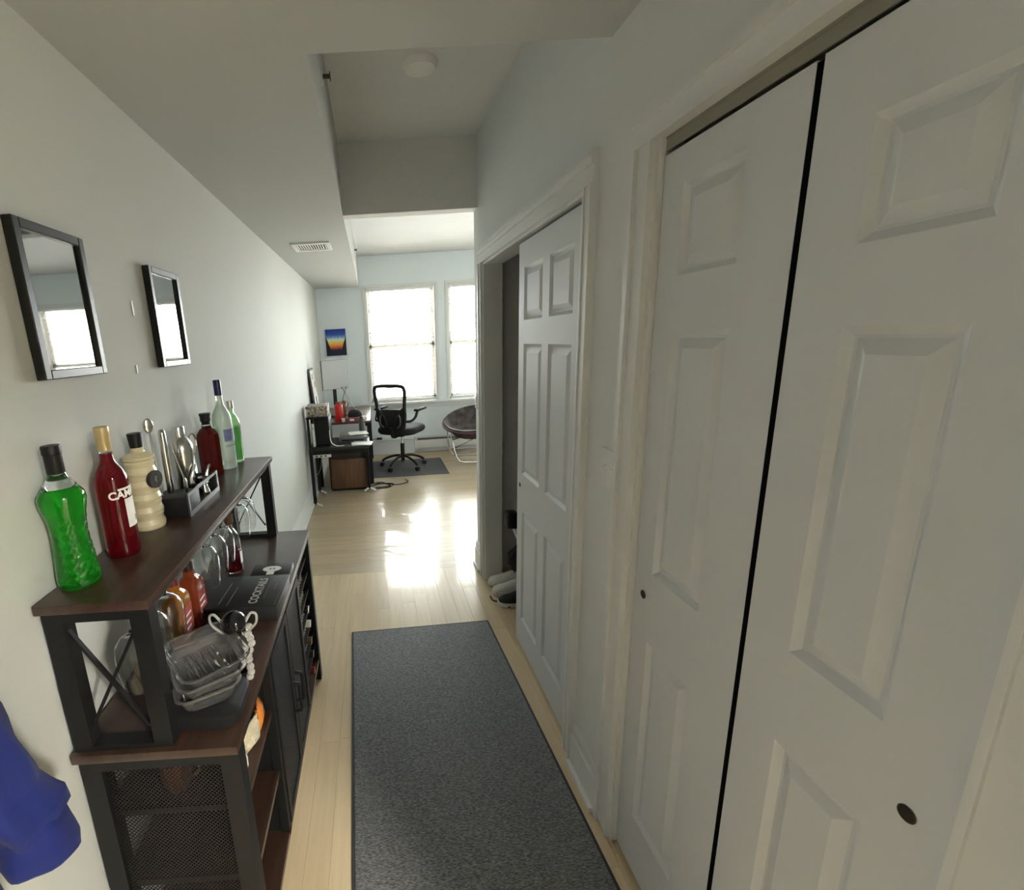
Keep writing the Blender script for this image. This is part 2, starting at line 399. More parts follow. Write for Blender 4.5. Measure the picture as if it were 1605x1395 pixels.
o = B('gap_shade_strip', mat('gap_shade_black', (0.004,0.004,0.005), 0.9, spec=0.05), d2_, RX+0.0125, RX+0.040, 0.8045, 0.8215, 0.010, 2.012); o['label'] = 'black strip standing in for the shade of the door gap'  # added dark strip, fills the gap between the leaves in place of its shade
# ---- windows
for i, (x0, x1, z0, z1) in enumerate(WINS):
    bm = NB(); c = 0.055
    for a in ((x0, x0+0.02, FARY+0.0, FARY+0.13, z0, z1), (x1-0.02, x1, FARY, FARY+0.13, z0, z1), (x0, x1, FARY, FARY+0.13, z1-0.02, z1), (x0, x1, FARY, FARY+0.13, z0, z0+0.02)): box(bm, *a)
    for a in ((x0-0.035, x0, FARY-0.012, FARY, z0, z1+0.02), (x1, x1+0.035, FARY-0.012, FARY, z0, z1+0.02), (x0-0.035, x1+0.035, FARY-0.016, FARY, z1, z1+0.03)): box(bm, *a)
    wn = struct(obj('window_%d' % (i+1), bm, m_trim))
    zm = z0+0.80
    for (a, b, yy) in ((z0+0.02, zm+0.02, FARY+0.075), (zm-0.02, z1-0.02, FARY+0.10)):
        bm = NB()
        for q in ((x0+0.02, x0+0.06, a, b), (x1-0.06, x1-0.02, a, b), (x0+0.02, x1-0.02, a, a+0.045), (x0+0.02, x1-0.02, b-0.04, b)):
            box(bm, q[0], q[1], yy, yy+0.022, q[2], q[3])
        sash = obj('sash', bm, m_trim, wn)
        bm = NB(); box(bm, x0+0.055, x1-0.055, yy+0.009, yy+0.013, a+0.04, b-0.035); obj('pane', bm, m_pane, sash)
struct(B('trim_4', m_trim, None, WINS[0][0]-0.16, WINS[-1][1]+0.1, FARY-0.075, FARY+0.0, WINS[0][2]-0.032, WINS[0][2], bev=0.004))
struct(B('trim_5', m_trim, None, WINS[0][0]-0.12, WINS[-1][1]+0.08, FARY-0.018, FARY, WINS[0][2]-0.10, WINS[0][2]-0.033, bev=0.003))
# ---- blinds
sl_bm = NB(); n = 6
w0 = WINS[1][1]-WINS[1][0]-0.07
pr = []
for k in range(n+1):
    t = -0.5+k/n; pr.append((t*0.026, 0.0025*(1-4*t*t)))
tilt = math.radians(-17)
def slp(y, z): return (y*math.cos(tilt)-z*math.sin(tilt), y*math.sin(tilt)+z*math.cos(tilt))
for sx in (-1,):
    rows = [[(-w0/2, *slp(y, z)) for y, z in pr], [(w0/2, *slp(y, z)) for y, z in pr]]
    R = [[sl_bm.verts.new(p) for p in r] for r in rows]
    for k in range(n): sl_bm.faces.new((R[0][k], R[0][k+1], R[1][k+1], R[1][k]))
slat0 = None
for i, (x0, x1, z0, z1) in enumerate(WINS):
    e = empty('window_blind', ((x0+x1)/2, FARY+0.035, z0+0.02))
    tag(e, ['white slatted blind in the wide window behind the office chair', 'white slatted blind in the window beside the corridor wall end', 'white slatted blind in the third window, seen only in reflection'][i], 'blind', 'window blinds of the far room')
    hh = z1-z0-0.04; w = x1-x0-0.05
    B('headrail', m_white, e, -w/2, w/2, -0.018, 0.018, hh-0.035, hh, bev=0.003)
    B('bottom_rail', m_white, e, -w/2+0.01, w/2-0.01, -0.013, 0.013, 0.005, 0.020, bev=0.003)
    k = 0; zz = 0.045
    while zz < hh-0.045:
        if slat0 is None:
            slat0 = obj('slat', sl_bm, m_slat, e, True); o = slat0
        else:
            o = slat0.copy(); COL.objects.link(o); o.parent = e
        o.location = (0, 0, zz); o.scale = ((w-0.02)/w0, 1, 1)
        zz += 0.0275
    for sx in (-0.32, 0.32):
        bm = NB(); cyl(bm, (sx, -0.014, 0.01), (sx, -0.014, hh-0.03), 0.0008, 5); cyl(bm, (sx, 0.014, 0.01), (sx, 0.014, hh-0.03), 0.0008, 5)
        obj('ladder_cord', bm, m_white, e)
    bm = NB(); cyl(bm, (-w/2+0.085, -0.03, hh-0.70), (-w/2+0.075, -0.022, hh-0.02), 0.004, 8)
    o = obj('tilt_wand', bm, mat('wand_grey', (0.35, 0.34, 0.32), 0.3), e); o['label'] = 'thin hanging tilt wand'

# ================================================================== CORRIDOR
# ---- runner rug
def rug_material():
    m = bpy.data.materials.new('rug_charcoal'); m.use_nodes = True; nt = m.node_tree; b = nt.nodes['Principled BSDF']
    b.inputs['Roughness'].default_value = 0.9; b.inputs['Sheen Weight'].default_value = 0.25; b.inputs['Specular IOR Level'].default_value = 0.2
    tc = nt.nodes.new('ShaderNodeTexCoord'); mp = nt.nodes.new('ShaderNodeMapping'); mp.inputs['Rotation'].default_value = (0, 0, 0.95); mp.inputs['Scale'].default_value = (90, 320, 200)
    n = nt.nodes.new('ShaderNodeTexNoise'); n.inputs['Scale'].default_value = 1.0; n.inputs['Detail'].default_value = 2
    r = nt.nodes.new('ShaderNodeValToRGB'); r.color_ramp.elements[0].position = 0.35; r.color_ramp.elements[1].position = 0.72
    r.color_ramp.elements[0].color = (0.075, 0.077, 0.082, 1); r.color_ramp.elements[1].color = (0.27, 0.275, 0.285, 1)
    nt.links.new(tc.outputs['Object'], mp.inputs[0]); nt.links.new(mp.outputs[0], n.inputs['Vector']); nt.links.new(n.outputs['Fac'], r.inputs[0]); nt.links.new(r.outputs[0], b.inputs['Base Color'])
    bp = nt.nodes.new('ShaderNodeBump'); bp.inputs['Strength'].default_value = 0.7; bp.inputs['Distance'].default_value = 0.003
    nt.links.new(n.outputs['Fac'], bp.inputs['Height']); nt.links.new(bp.outputs[0], b.inputs['Normal'])
    return m
rug = empty('runner_rug', (0.222, 1.55, 0.0), math.radians(2.35))
tag(rug, 'long charcoal grey runner rug lying on the corridor floor', 'rug')
bm = NB(); rbox(bm, -0.392, 0.392, -1.0, 0.892, 0.001, 0.0085, b=0.003); obj('pile', bm, rug_material(), rug, True)
bm = NB()
for q in ((-0.402, 0.402, 0.892, 0.902), (-0.402, 0.402, -1.01, -1.0), (-0.402, -0.392, -1.0, 0.892), (0.392, 0.402, -1.0, 0.892)): box(bm, *q, 0.0005, 0.0055)
o = obj('rubber_border', bm, mat('rubber_edge', (0.035, 0.036, 0.04), 0.7), rug)

# ---- framed pictures on the left wall
def picture(y0, y1, z0, z1, label, art):
    e = empty('picture_frame', (LX, (y0+y1)/2, z0)); tag(e, label, 'picture frame', 'framed pictures on the left wall')
    w, h, f, d = (y1-y0)/2, z1-z0, 0.021, 0.024
    mf = mat('frame_black', (0.012, 0.012, 0.012), 0.35, noise=0.2, nscale=90)
    for q in ((-w, -w+f, 0, h), (w-f, w, 0, h), (-w+f, w-f, 0, f), (-w+f, w-f, h-f, h)):
        bm = NB(); rbox(bm, 0.001, d, q[0], q[1], q[2], q[3], b=0.002, seg=1); obj('frame_bar', bm, mf, e)
    B('print', art, e, 0.001, 0.010, -w+f, w-f, f, h-f)
    o = B('pane', m_pglass, e, 0.0125, 0.0145, -w+f, w-f, f, h-f)
def art_mat(name, c1, c2, sc):
    m = bpy.data.materials.new(name); m.use_nodes = True; nt = m.node_tree; b = nt.nodes['Principled BSDF']; b.inputs['Roughness'].default_value = 0.7
    tc = nt.nodes.new('ShaderNodeTexCoord'); n = nt.nodes.new('ShaderNodeTexNoise'); n.inputs['Scale'].default_value = sc; n.inputs['Detail'].default_value = 5
    r = nt.nodes.new('ShaderNodeValToRGB'); r.color_ramp.elements[0].color = (*c1, 1); r.color_ramp.elements[1].color = (*c2, 1); r.color_ramp.elements[0].position = 0.35; r.color_ramp.elements[1].position = 0.7
    nt.links.new(tc.outputs['Object'], n.inputs['Vector']); nt.links.new(n.outputs['Fac'], r.inputs[0]); nt.links.new(r.outputs[0], b.inputs['Base Color']); return m
picture(1.052, 1.298, 1.60, 1.935, 'black framed picture under glass nearest the camera, above the green bottle', art_mat('print_grey', (0.13, 0.14, 0.145), (0.24, 0.255, 0.255), 9))
picture(1.652, 1.897, 1.597, 1.927, 'black framed picture under glass nearer the windows, above the cocktail tools', art_mat('print_pale', (0.30, 0.30, 0.29), (0.45, 0.44, 0.42), 7))

# ---- bar cabinet
BX0, BX1, BY0, BY1 = -0.715, -0.355, 0.885, 2.10
ZC, ZT = 0.787, 1.157
E0 = Vector((-0.535, 1.49, 0))
barc = empty('bar_cabinet', E0); tag(barc, 'black metal bar cabinet with dark wood shelves and mesh doors against the left wall', 'cabinet')
def PB(name, m, *dims, parent=None, bev=0.0):     # box in world coordinates -> part of the bar
    d = (dims[0]-E0.x, dims[1]-E0.x, dims[2]-E0.y, dims[3]-E0.y, dims[4], dims[5])
    return B(name, m, parent or barc, *d, bev=bev)
PB('top_shelf', m_bar, -0.722, -0.487, 0.872, 2.112, ZT-0.021, ZT, bev=0.0015)
PB('counter_board', m_bar, -0.722, -0.352, 0.872, 2.112, ZC-0.022, ZC, bev=0.0015)
# hutch end frames with cross braces
for yy in (BY0, BY1-0.035):
    for xx in (-0.718, -0.538):
        PB('post', m_black, xx, xx+0.042, yy, yy+0.035, ZC, ZT-0.021)
    PB('rail', m_black, -0.676, -0.538, yy, yy+0.035, ZT-0.048, ZT-0.021)
    PB('rail', m_black, -0.676, -0.538, yy, yy+0.035, ZC, ZC+0.012)
    bm = NB(); ym = yy+0.0175-E0.y
    bar(bm, (-0.690-E0.x, ym-0.004, ZC+0.318), (-0.545-E0.x, ym-0.004, ZC+0.05), 0.006, 0.010, up=(0,1,0))
    bar(bm, (-0.524-E0.x, ym+0.004, ZC+0.318), (-0.690-E0.x, ym+0.004, ZC+0.03), 0.006, 0.010, up=(0,1,0))
    obj('cross_brace', bm, m_black, barc)
# stemware rails under the top shelf
for xx in (-0.690, -0.612, -0.588, -0.512):
    PB('stemware_rail', m_black, xx, xx+0.006, 0.93, 2.06, ZT-0.045, ZT-0.038)
# lower frame
for yy in (BY0, BY1-0.04):
    PB('post', m_black, BX0, BX0+0.045, yy, yy+0.04, 0, ZC-0.022); PB('post', m_black, BX1-0.045, BX1, yy, yy+0.04, 0, ZC-0.022)
    PB('rail', m_black, BX0+0.045, BX1-0.045, yy, yy+0.03, ZC-0.057, ZC-0.022); PB('rail', m_black, BX0+0.045, BX1-0.045, yy, yy+0.03, 0.09, 0.12)
for yy in (1.205, 1.735):
    PB('post', m_black, BX1-0.03, BX1-0.004, yy, yy+0.025, 0.10, ZC-0.022)
    PB('divider', m_black, BX0+0.02, BX1-0.03, yy+0.006, yy+0.018, 0.12, ZC-0.022)
PB('rail', m_black, BX1-0.025, BX1-0.002, BY0+0.04, BY1-0.04, ZC-0.040, ZC-0.022)
PB('bottom_board', m_bar, BX0+0.01, BX1-0.004, BY0+0.005, BY1-0.005, 0.100, 0.120)
PB('shelf', m_bar, BX0+0.01, BX1-0.012, BY0+0.03, 1.207, 0.565, 0.583)
PB('shelf', m_bar, BX0+0.01, BX1-0.012, BY0+0.03, 1.207, 0.345, 0.363)
for z in (0.19, 0.27, 0.35, 0.43, 0.51, 0.59, 0.67):
    PB('wine_shelf_bar', m_black, BX1-0.03, BX1-0.015, 1.762, BY1-0.04, z, z+0.008); PB('wine_shelf_bar', m_black, BX0+0.03, BX0+0.045, 1.762, BY1-0.04, z, z+0.008)
def mesh_rect(bm, a0, a1, z0, z1, sp, w, f):
    """woven diagonal wire, f(a, z) -> point; each wire is a thin strip"""
    for sgn in (1, -1):
        c = (a0+z0) if sgn > 0 else (z0-a1)
        end = (a1+z1) if sgn > 0 else (z1-a0)
        while c < end:
            c += sp*1.414
            pts = []
            if sgn > 0:   # a+z=c
                lo = max(a0, c-z1); hi = min(a1, c-z0)
                if hi-lo < 0.002: continue
                pts = [(lo, c-lo), (hi, c-hi)]
            else:         # z-a=c
                lo = max(a0, z0-c); hi = min(a1, z1-c)
                if hi-lo < 0.002: continue
                pts = [(lo, lo+c), (hi, hi+c)]
            q = w*0.7
            v = []
            for (a, z), s in ((pts[0], 1), (pts[0], -1), (pts[1], -1), (pts[1], 1)):
                v.append(bm.verts.new(f(a + (q if sgn > 0 else -q)*0.5*s, z+q*0.5*s)))
            bm.faces.new(v)
for yy in (BY0+0.012, BY1-0.015):
    bm = NB(); mesh_rect(bm, BX0+0.045, BX1-0.045, 0.12, ZC-0.057, 0.0075, 0.0034, lambda a, z: (a-E0.x, yy-E0.y, z))
    o = obj('side_mesh', bm, m_black, barc); o['label'] = 'fine black wire mesh end panel'
for a, b, hy in ((1.232, 1.478, 1.455), (1.486, 1.733, 1.512)):
    xf = BX1-0.012
    D = PB('door', m_black, xf, xf+0.012, a, a+0.026, 0.128, ZC-0.045); bm = NB(); bm.from_mesh(D.data)
    for q in ((b-0.026, b, 0.128, ZC-0.045), (a+0.026, b-0.026, 0.128, 0.154), (a+0.026, b-0.026, ZC-0.071, ZC-0.045)):
        box(bm, xf-E0.x, xf+0.012-E0.x, q[0]-E0.y, q[1]-E0.y, q[2], q[3])
    bm.to_mesh(D.data); bm.free()
    bm = NB(); mesh_rect(bm, a+0.02, b-0.02, 0.15, ZC-0.065, 0.006, 0.0036, lambda y, z: (xf+0.006-E0.x, y-E0.y, z))
    o = obj('door_mesh', bm, mat('mesh_grey', (0.055, 0.055, 0.057), 0.5, noise=0.1), D); o['label'] = 'grey diagonal wire mesh'
    bm = NB(); hx = xf+0.012-E0.x; tube(bm, [(hx-0.004, hy-E0.y, 0.475), (hx+0.022, hy-E0.y, 0.47), (hx+0.024, hy-E0.y, 0.46), (hx+0.024, hy-E0.y, 0.37), (hx+0.022, hy-E0.y, 0.36), (hx-0.004, hy-E0.y, 0.355)], 0.006, 8)
    obj('handle', bm, m_blackp, D, True)

# ---- bottles
def root(name, x, y, z, label, cat, group=None, rz=0.0):
    e = empty(name, (x, y, z), rz); return tag(e, label, cat, group)
def lath(name, prof, m, parent, seg=28, scale=(1,1), fn=None, ang=40):
    bm = NB(); lathe(bm, prof, (0,0,0), seg, scale, fn); return obj(name, bm, m, parent, True, ang)
def shell(prof, t=0.0025, base=0.006):      # closed thin-walled vessel from an outer profile (bottom to top)
    inner = [(max(r-t, 0.0002), z) for r, z in prof if z > base]
    return [(0.0002, prof[0][1])] + prof + list(reversed(inner)) + [(0.0002, base)]
SH = ZT
# green melon liqueur bottle
e = root('green_bottle', -0.678, 0.968, SH, 'waisted bottle of bright green liqueur with a black cap on the top shelf', 'bottle', 'bottles on the top shelf')
prof = [(0.036,0.0),(0.0415,0.006),(0.042,0.02),(0.039,0.06),(0.0355,0.10),(0.0345,0.125),(0.037,0.155),(0.043,0.18),(0.0455,0.195),(0.044,0.208),(0.033,0.225),(0.021,0.243),(0.0165,0.256),(0.0155,0.30),(0.0165,0.303),(0.0165,0.31)]
def dimple(a, z):
    k = 1.0
    if 0.012 < z < 0.16 and math.cos(a-0.0) > -0.2:
        k += 0.045*math.sin(a*14)*math.sin(z*300)
    return k
fine = []
for (r1, z1), (r2, z2) in zip(prof[:-1], prof[1:]):
    n = max(1, int((z2-z1)/0.004))
    for q in range(n): fine.append((r1+(r2-r1)*q/n, z1+(z2-z1)*q/n))
fine.append(prof[-1])
gg = mat('green_glass_liqueur', (0.02, 0.46, 0.025), 0.04, trans=0.8, ior=1.42, noise=0.08, nscale=20)
lath('bottle_glass', [(0.0002, 0)]+[p for p in fine if p[1] <= 0.222]+[(0.0002, 0.2225)], gg, e, 64, fn=dimple, ang=60)
lath('neck_glass', [(r, z) for r, z in fine if z >= 0.2225], m_glass, e, 28)
lath('neck_sleeve', [(0.0165,0.254),(0.0172,0.255),(0.0172,0.294),(0.0162,0.295)], m_blackp, e)
lath('cap', [(0.0002,0.2955),(0.0185,0.2955),(0.0185,0.312),(0.0175,0.314),(0.0002,0.314)], m_blackp, e)
# red aperitif bottle
e = root('red_bottle', -0.655, 1.118, SH, 'slender bottle of dark red aperitif with gold foil neck and a white label', 'bottle', 'bottles on the top shelf')
rl = liquid('red_aperitif', (0.22, 0.006, 0.014), 0.7)
prof = [(0.034,0.0),(0.0375,0.004),(0.0385,0.015),(0.0385,0.185),(0.0365,0.203),(0.029,0.220),(0.0185,0.236),(0.0155,0.246),(0.0145,0.262)]
lath('bottle_glass', [(0.0002,0.0)]+prof+[(0.0002,0.2622)], rl, e, 40)
lath('neck_glass', [(0.0145,0.262),(0.0142,0.272),(0.0002,0.272)], m_glass, e, 24)
lath('foil_cap', [(0.0152,0.268),(0.0158,0.270),(0.0156,0.300),(0.0165,0.302),(0.0165,0.322),(0.0155,0.325),(0.0002,0.325)], m_brass, e, 24)
bm = NB(); patch(bm, 0.0387, -0.50, 0.55, 0.075, 0.148); o = obj('label', bm, m_paper, e)
bm = NB(); patch(bm, 0.0387, -0.80, 0.80, 0.171, 0.176); obj('label_band', bm, m_paper, e)
bm = text_bm('CAMPARI', 0.026, 0.0003, bold=0.0008); wrap(bm, 0.0392, 0.02, 0.160); obj('lettering', bm, m_paper, e)
bm = NB(); patch(bm, 0.0393, 0.12, 0.34, 0.086, 0.100, 6); obj('label_mark', bm, mat('label_grey', (0.30, 0.33, 0.28), 0.7), e)
# ridged pale bottle
e = root('ridged_bottle', -0.672, 1.297, SH, 'pale ridged ceramic bottle with black stopper and dark round medallion', 'bottle', 'bottles on the top shelf')
prof = [(0.0002,0.0),(0.040,0.0),(0.043,0.005)]
for k in range(5):
    z = 0.010+k*0.038
    prof += [(0.0435-0.0006*k,z),(0.0445-0.0006*k,z+0.005),(0.0395-0.0006*k,z+0.019),(0.0425-0.0006*k,z+0.032),(0.0375-0.0006*k,z+0.037)]
prof += [(0.042,0.205),(0.042,0.210),(0.032,0.218),(0.020,0.222),(0.017,0.228),(0.017,0.236),(0.0002,0.236)]
lath('bottle_body', prof, mat('pale_ceramic', (0.58, 0.52, 0.34), 0.35, noise=0.1, nscale=18, coat=0.3), e, 36, ang=25)
lath('stopper', [(0.0002,0.2355),(0.0165,0.2355),(0.0195,0.272),(0.019,0.276),(0.0002,0.276)], m_blackp, e, 24, ang=30)
bm = NB(); cyl(bm, (0.036, -0.012, 0.145), (0.0475, -0.015, 0.145), 0.025, 28); o = obj('medallion', bm, mat('medallion_dark', (0.035, 0.03, 0.026), 0.5, noise=0.4, nscale=120, bump=0.5, bscale=160), e, True); o['label'] = 'dark round medallion'
bm = NB()
for k, (w_, z_) in enumerate(((0.010,0.152),(0.013,0.146),(0.009,0.140))): box(bm, 0.0472, 0.0481, -0.0148-w_*0.8, -0.0148+w_*0.8, z_-0.0012, z_+0.0012)
obj('medallion_marks', bm, mat('medallion_text', (0.3, 0.28, 0.22), 0.6), e)
# tool rack
e = root('tool_rack', -0.632, 1.49, SH, 'black bar tool rack with open frame window on the top shelf', 'rack')
B('block', m_blackp, e, -0.052, 0.052, -0.135, -0.035, 0.0, 0.062, bev=0.002)
B('base', m_blackp, e, -0.052, 0.052, -0.035, 0.135, 0.0, 0.010, bev=0.002)
bm = NB()
for q in ((-0.137, -0.127, 0.0, 0.074), (0.125, 0.137, 0.0, 0.074), (-0.127, 0.125, 0.064, 0.074), (-0.127, 0.125, 0.0, 0.016)): box(bm, 0.052, 0.057, q[0], q[1], q[2], q[3])
obj('side_frame', bm, mat('rack_grey', (0.09, 0.09, 0.09), 0.35, 0.5), e)
B('back_wall', m_blackp, e, -0.052, 0.052, 0.128, 0.136, 0.010, 0.068)
B('tray_deck', m_blackp, e, -0.052, -0.004, -0.035, 0.128, 0.010, 0.030)
# shaker
e = root('cocktail_shaker', -0.655, 1.545, SH+0.030, 'tall steel cocktail shaker standing in the black tool rack', 'shaker')
lath('tumbler', [(0.0002,0),(0.028,0),(0.030,0.004),(0.040,0.125),(0.0405,0.131),(0.0405,0.135)], m_steel, e, 32)
lath('strainer_top', [(0.0405,0.1352),(0.041,0.138),(0.038,0.158),(0.026,0.180),(0.0195,0.186),(0.0195,0.190)], m_steel, e, 32)
lath('cap', [(0.0205,0.1905),(0.0205,0.215),(0.019,0.219),(0.0002,0.220)], m_steel, e, 24)
# bar spoon, muddler, strainer, spoon hanging, jigger, pourers
e = root('bar_spoon', -0.668, 1.395, SH+0.061, 'long twisted bar spoon with its bowl up, behind the ridged bottle', 'spoon')
bm = NB(); tube(bm, [(0,0,0),(-0.012,0.012,0.12),(-0.019,0.022,0.195)], 0.0028, 8); obj('shaft', bm, m_steel, e, True)
bm = NB(); bmesh.ops.create_uvsphere(bm, u_segments=16, v_segments=10, radius=1.0, matrix=Matrix.Translation((-0.021,0.024,0.215)) @ Matrix.Rotation(0.7,4,'Z') @ Matrix.Diagonal((0.015,0.005,0.023,1)))
obj('bowl', bm, m_steel, e, True)
e = root('muddler', -0.655, 1.425, SH+0.0625, 'steel muddler rod with rounded top standing in the rack', 'muddler')
bm = NB(); lathe(bm, [(0.0002,0),(0.010,0.0),(0.0115,0.004),(0.0115,0.185),(0.009,0.196),(0.004,0.200),(0.0002,0.2005)], seg=18); obj('rod', bm, m_steel, e, True)
e = root('hawthorne_strainer', -0.640, 1.607, SH+0.0305, 'steel cocktail strainer with a coiled ring beside the shaker', 'strainer')
bm = NB(); tube(bm, arc((0,0,0.145), 0.036, 0, 2*PI, 28, 'yz'), 0.004, 6); obj('coil_ring', bm, m_chrome, e, True)
bm = NB(); cyl(bm, (-0.001, 0, 0.145), (0.001, 0, 0.145), 0.033, 24); obj('plate', bm, m_steel, e)
bm = NB(); bar(bm, (0, 0, 0.113), (0, 0, 0.0), 0.016, 0.003, up=(1,0,0)); obj('handle', bm, m_steel, e)
e = root('mixing_spoon', -0.612, 1.420, SH+0.0625, 'small steel spoon leaning head down against the shaker', 'spoon')
bm = NB(); tube(bm, [(0.012,-0.014,0.045),(-0.01,0.004,0.10),(-0.025,0.02,0.15)], 0.003, 8); obj('shaft', bm, m_steel, e, True)
bm = NB(); bmesh.ops.create_uvsphere(bm, u_segments=16, v_segments=10, radius=1.0, matrix=Matrix.Translation((0.014,-0.016,0.026)) @ Matrix.Rotation(-0.9,4,'Z') @ Matrix.Diagonal((0.014,0.005,0.026,1))); obj('bowl', bm, m_steel, e, True)
e = root('jigger', -0.600, 1.555, SH+0.0105, 'small steel jigger inside the open window of the tool rack', 'jigger')
lath('cup', [(0.0002,0),(0.019,0),(0.0195,0.002),(0.011,0.032),(0.0105,0.034),(0.017,0.058),(0.0175,0.060)], m_chrome, e, 24)
for k, (xx, yy) in enumerate(((-0.602, 1.590), (-0.622, 1.515))):
    e = root('bottle_pourer', xx, yy, SH+(0.0305 if xx < -0.61 else 0.0105), ['steel bottle pourer at the window end of the tool rack', 'steel bottle pourer in front of the shaker in the rack'][k], 'pourer', 'bottle pourers in the tool rack')
    bm = NB(); tube(bm, [(0,0,0.030),(0,0.003,0.05),(0.006,0.012,0.078),(0.010,0.02,0.09)], 0.005, 8, [0.008,0.007,0.0045,0.004]); obj('spout', bm, m_chrome, e, True)
    lath('cork', [(0.0002,0),(0.009,0),(0.011,0.028),(0.0002,0.030)], m_blackp, e, 14)
# dark red bottle with black stopper
e = root('dark_red_bottle', -0.668, 1.842, SH, 'faceted bottle of dark red spirit with black stopper beside the clear vodka bottle', 'bottle', 'bottles on the top shelf')
prof = [(0.040,0.0),(0.044,0.005),(0.0445,0.15),(0.042,0.168),(0.030,0.186),(0.020,0.193),(0.018,0.198)]
lath('bottle_glass', [(0.0002,0)]+prof+[(0.0002,0.198)], liquid('dark_red_spirit', (0.11, 0.008, 0.007), 0.6), e, 10, scale=(1,1), ang=15)
lath('neck_glass', [(0.018,0.198),(0.0175,0.208),(0.0002,0.208)], m_glass, e, 20)
lath('stopper', [(0.0002,0.2065),(0.015,0.2065),(0.016,0.215),(0.020,0.222),(0.0195,0.236),(0.022,0.243),(0.022,0.250),(0.0002,0.251)], m_blackp, e, 24, ang=30)
# vodka
e = root('vodka_bottle', -0.640, 1.952, SH, 'tall frosted clear vodka bottle with dark blue cap on the top shelf', 'bottle', 'bottles on the top shelf')
prof = [(0.035,0.0),(0.039,0.005),(0.0395,0.02),(0.0395,0.205),(0.036,0.228),(0.025,0.250),(0.0170,0.265),(0.0145,0.285),(0.0138,0.325)]
lath('bottle_glass', [(0.0002,0)]+prof+[(0.0002,0.325)], mat('frosted_glass', (0.72, 0.80, 0.74), 0.28, trans=0.75, ior=1.4, noise=0.05), e, 36)
lath('cap', [(0.0002,0.306),(0.0152,0.306),(0.0152,0.366),(0.0145,0.369),(0.0002,0.369)], mat('navy_cap', (0.012, 0.018, 0.09), 0.35), e, 24)
bm = NB(); patch(bm, 0.0397, -1.25, 1.0, 0.118, 0.168); obj('label', bm, mat('label_blue', (0.14, 0.17, 0.34), 0.5, noise=0.6, nscale=55), e)
bm = text_bm('GREY GOOSE', 0.0125, 0.0003); wrap(bm, 0.0399, -0.25, 0.098); obj('lettering', bm, mat('label_ink', (0.10, 0.13, 0.22), 0.6), e)
# light green bottle
e = root('pale_green_bottle', -0.632, 2.058, SH, 'short pale green gin bottle with silver cap at the window end of the shelf', 'bottle', 'bottles on the top shelf')
prof = [(0.030,0.0),(0.0335,0.005),(0.0335,0.17),(0.031,0.188),(0.022,0.205),(0.0155,0.213),(0.0140,0.220),(0.0140,0.242)]
lath('bottle_glass', shell(prof, 0.0035, 0.01), mat('pale_green_glass', (0.62, 0.88, 0.60), 0.05, trans=0.9, ior=1.4), e, 32)
lath('liquid', [(0.0002,0.012)]+[(0.0295,0.012),(0.0295,0.155),(0.0002,0.155)], liquid('pale_green_gin', (0.22, 0.70, 0.16), 0.6), e, 28)
lath('cap', [(0.0002,0.236),(0.0155,0.236),(0.0155,0.270),(0.0002,0.271)], m_steel, e, 20)

# ---- things on the counter, under the top shelf
def whiskey(name, x, y, label, c, capc, sc=1.0):
    e = root(name, x, y, ZC, label, 'bottle', 'bottles on the counter board')
    w, d = 0.042*sc, 0.030*sc
    def ring(w, d, z, k=5):
        pts = []
        for cx, cy, a0 in ((1,1,0),(-1,1,PI/2),(-1,-1,PI),(1,-1,3*PI/2)):
            r = min(w, d)*0.45
            for i in range(k+1):
                a = a0+PI/2*i/k; pts.append((cx*(d-r)+r*math.cos(a), cy*(w-r)+r*math.sin(a), z))
        return pts
    bm = NB(); loft(bm, [ring(w*.96, d*.96, 0), ring(w, d, 0.004), ring(w, d, 0.135), ring(w*.9, d*.9, 0.15), ring(0.024, 0.022, 0.163), ring(0.016, 0.0155, 0.170), ring(0.0145, 0.0145, 0.188)])
    obj('bottle_glass', bm, c, e, True)
    lath('cap', [(0.0002,0.186),(0.0165,0.186),(0.0165,0.216),(0.0155,0.219),(0.0002,0.219)], capc, e, 20)
    bm = NB(); box(bm, d, d+0.0006, -w*0.72, w*0.72, 0.03, 0.115); obj('label', bm, mat('label_'+name, (0.42,0.07,0.06) if 'amber' in name else (0.30,0.05,0.045), 0.6, noise=0.5, nscale=60), e)
    bm = NB()
    for k in range(3): box(bm, d+0.0006, d+0.001, -w*0.5, w*0.5*(1-0.25*k), 0.085-0.02*k, 0.091-0.02*k)
    obj('label_print', bm, m_paper, e)
    return e
whiskey('amber_bottle', -0.632, 1.285, 'square bottle of amber whiskey with red label on the counter, nearest the camera', liquid('amber_whiskey', (0.55, 0.22, 0.03), 0.5), mat('cap_red', (0.14, 0.02, 0.015), 0.4))
whiskey('brown_bottle', -0.622, 1.378, 'square bottle of red brown whiskey with black cap behind the amber one', liquid('brown_whiskey', (0.36, 0.07, 0.025), 0.5), mat('cap_dark', (0.035, 0.016, 0.012), 0.4))
e = root('corked_bottle', -0.597, 1.735, ZC, 'round clear bottle half full of red liquid with brown cork stopper on the counter', 'bottle', 'bottles on the counter board')
prof = [(0.030,0.0),(0.0335,0.004),(0.034,0.125),(0.031,0.150),(0.020,0.170),(0.0135,0.180),(0.0130,0.200)]
lath('bottle_glass', shell(prof, 0.0025, 0.006), m_glass, e, 28)
lath('liquid', [(0.0002,0.007),(0.0305,0.007),(0.031,0.09),(0.0002,0.0905)], liquid('dark_ruby', (0.19, 0.01, 0.02), 0.45), e, 24)
lath('stopper', [(0.0002,0.196),(0.0125,0.196),(0.0165,0.203),(0.0165,0.238),(0.0002,0.240)], mat('cork_brown', (0.075, 0.035, 0.018), 0.6), e, 18)
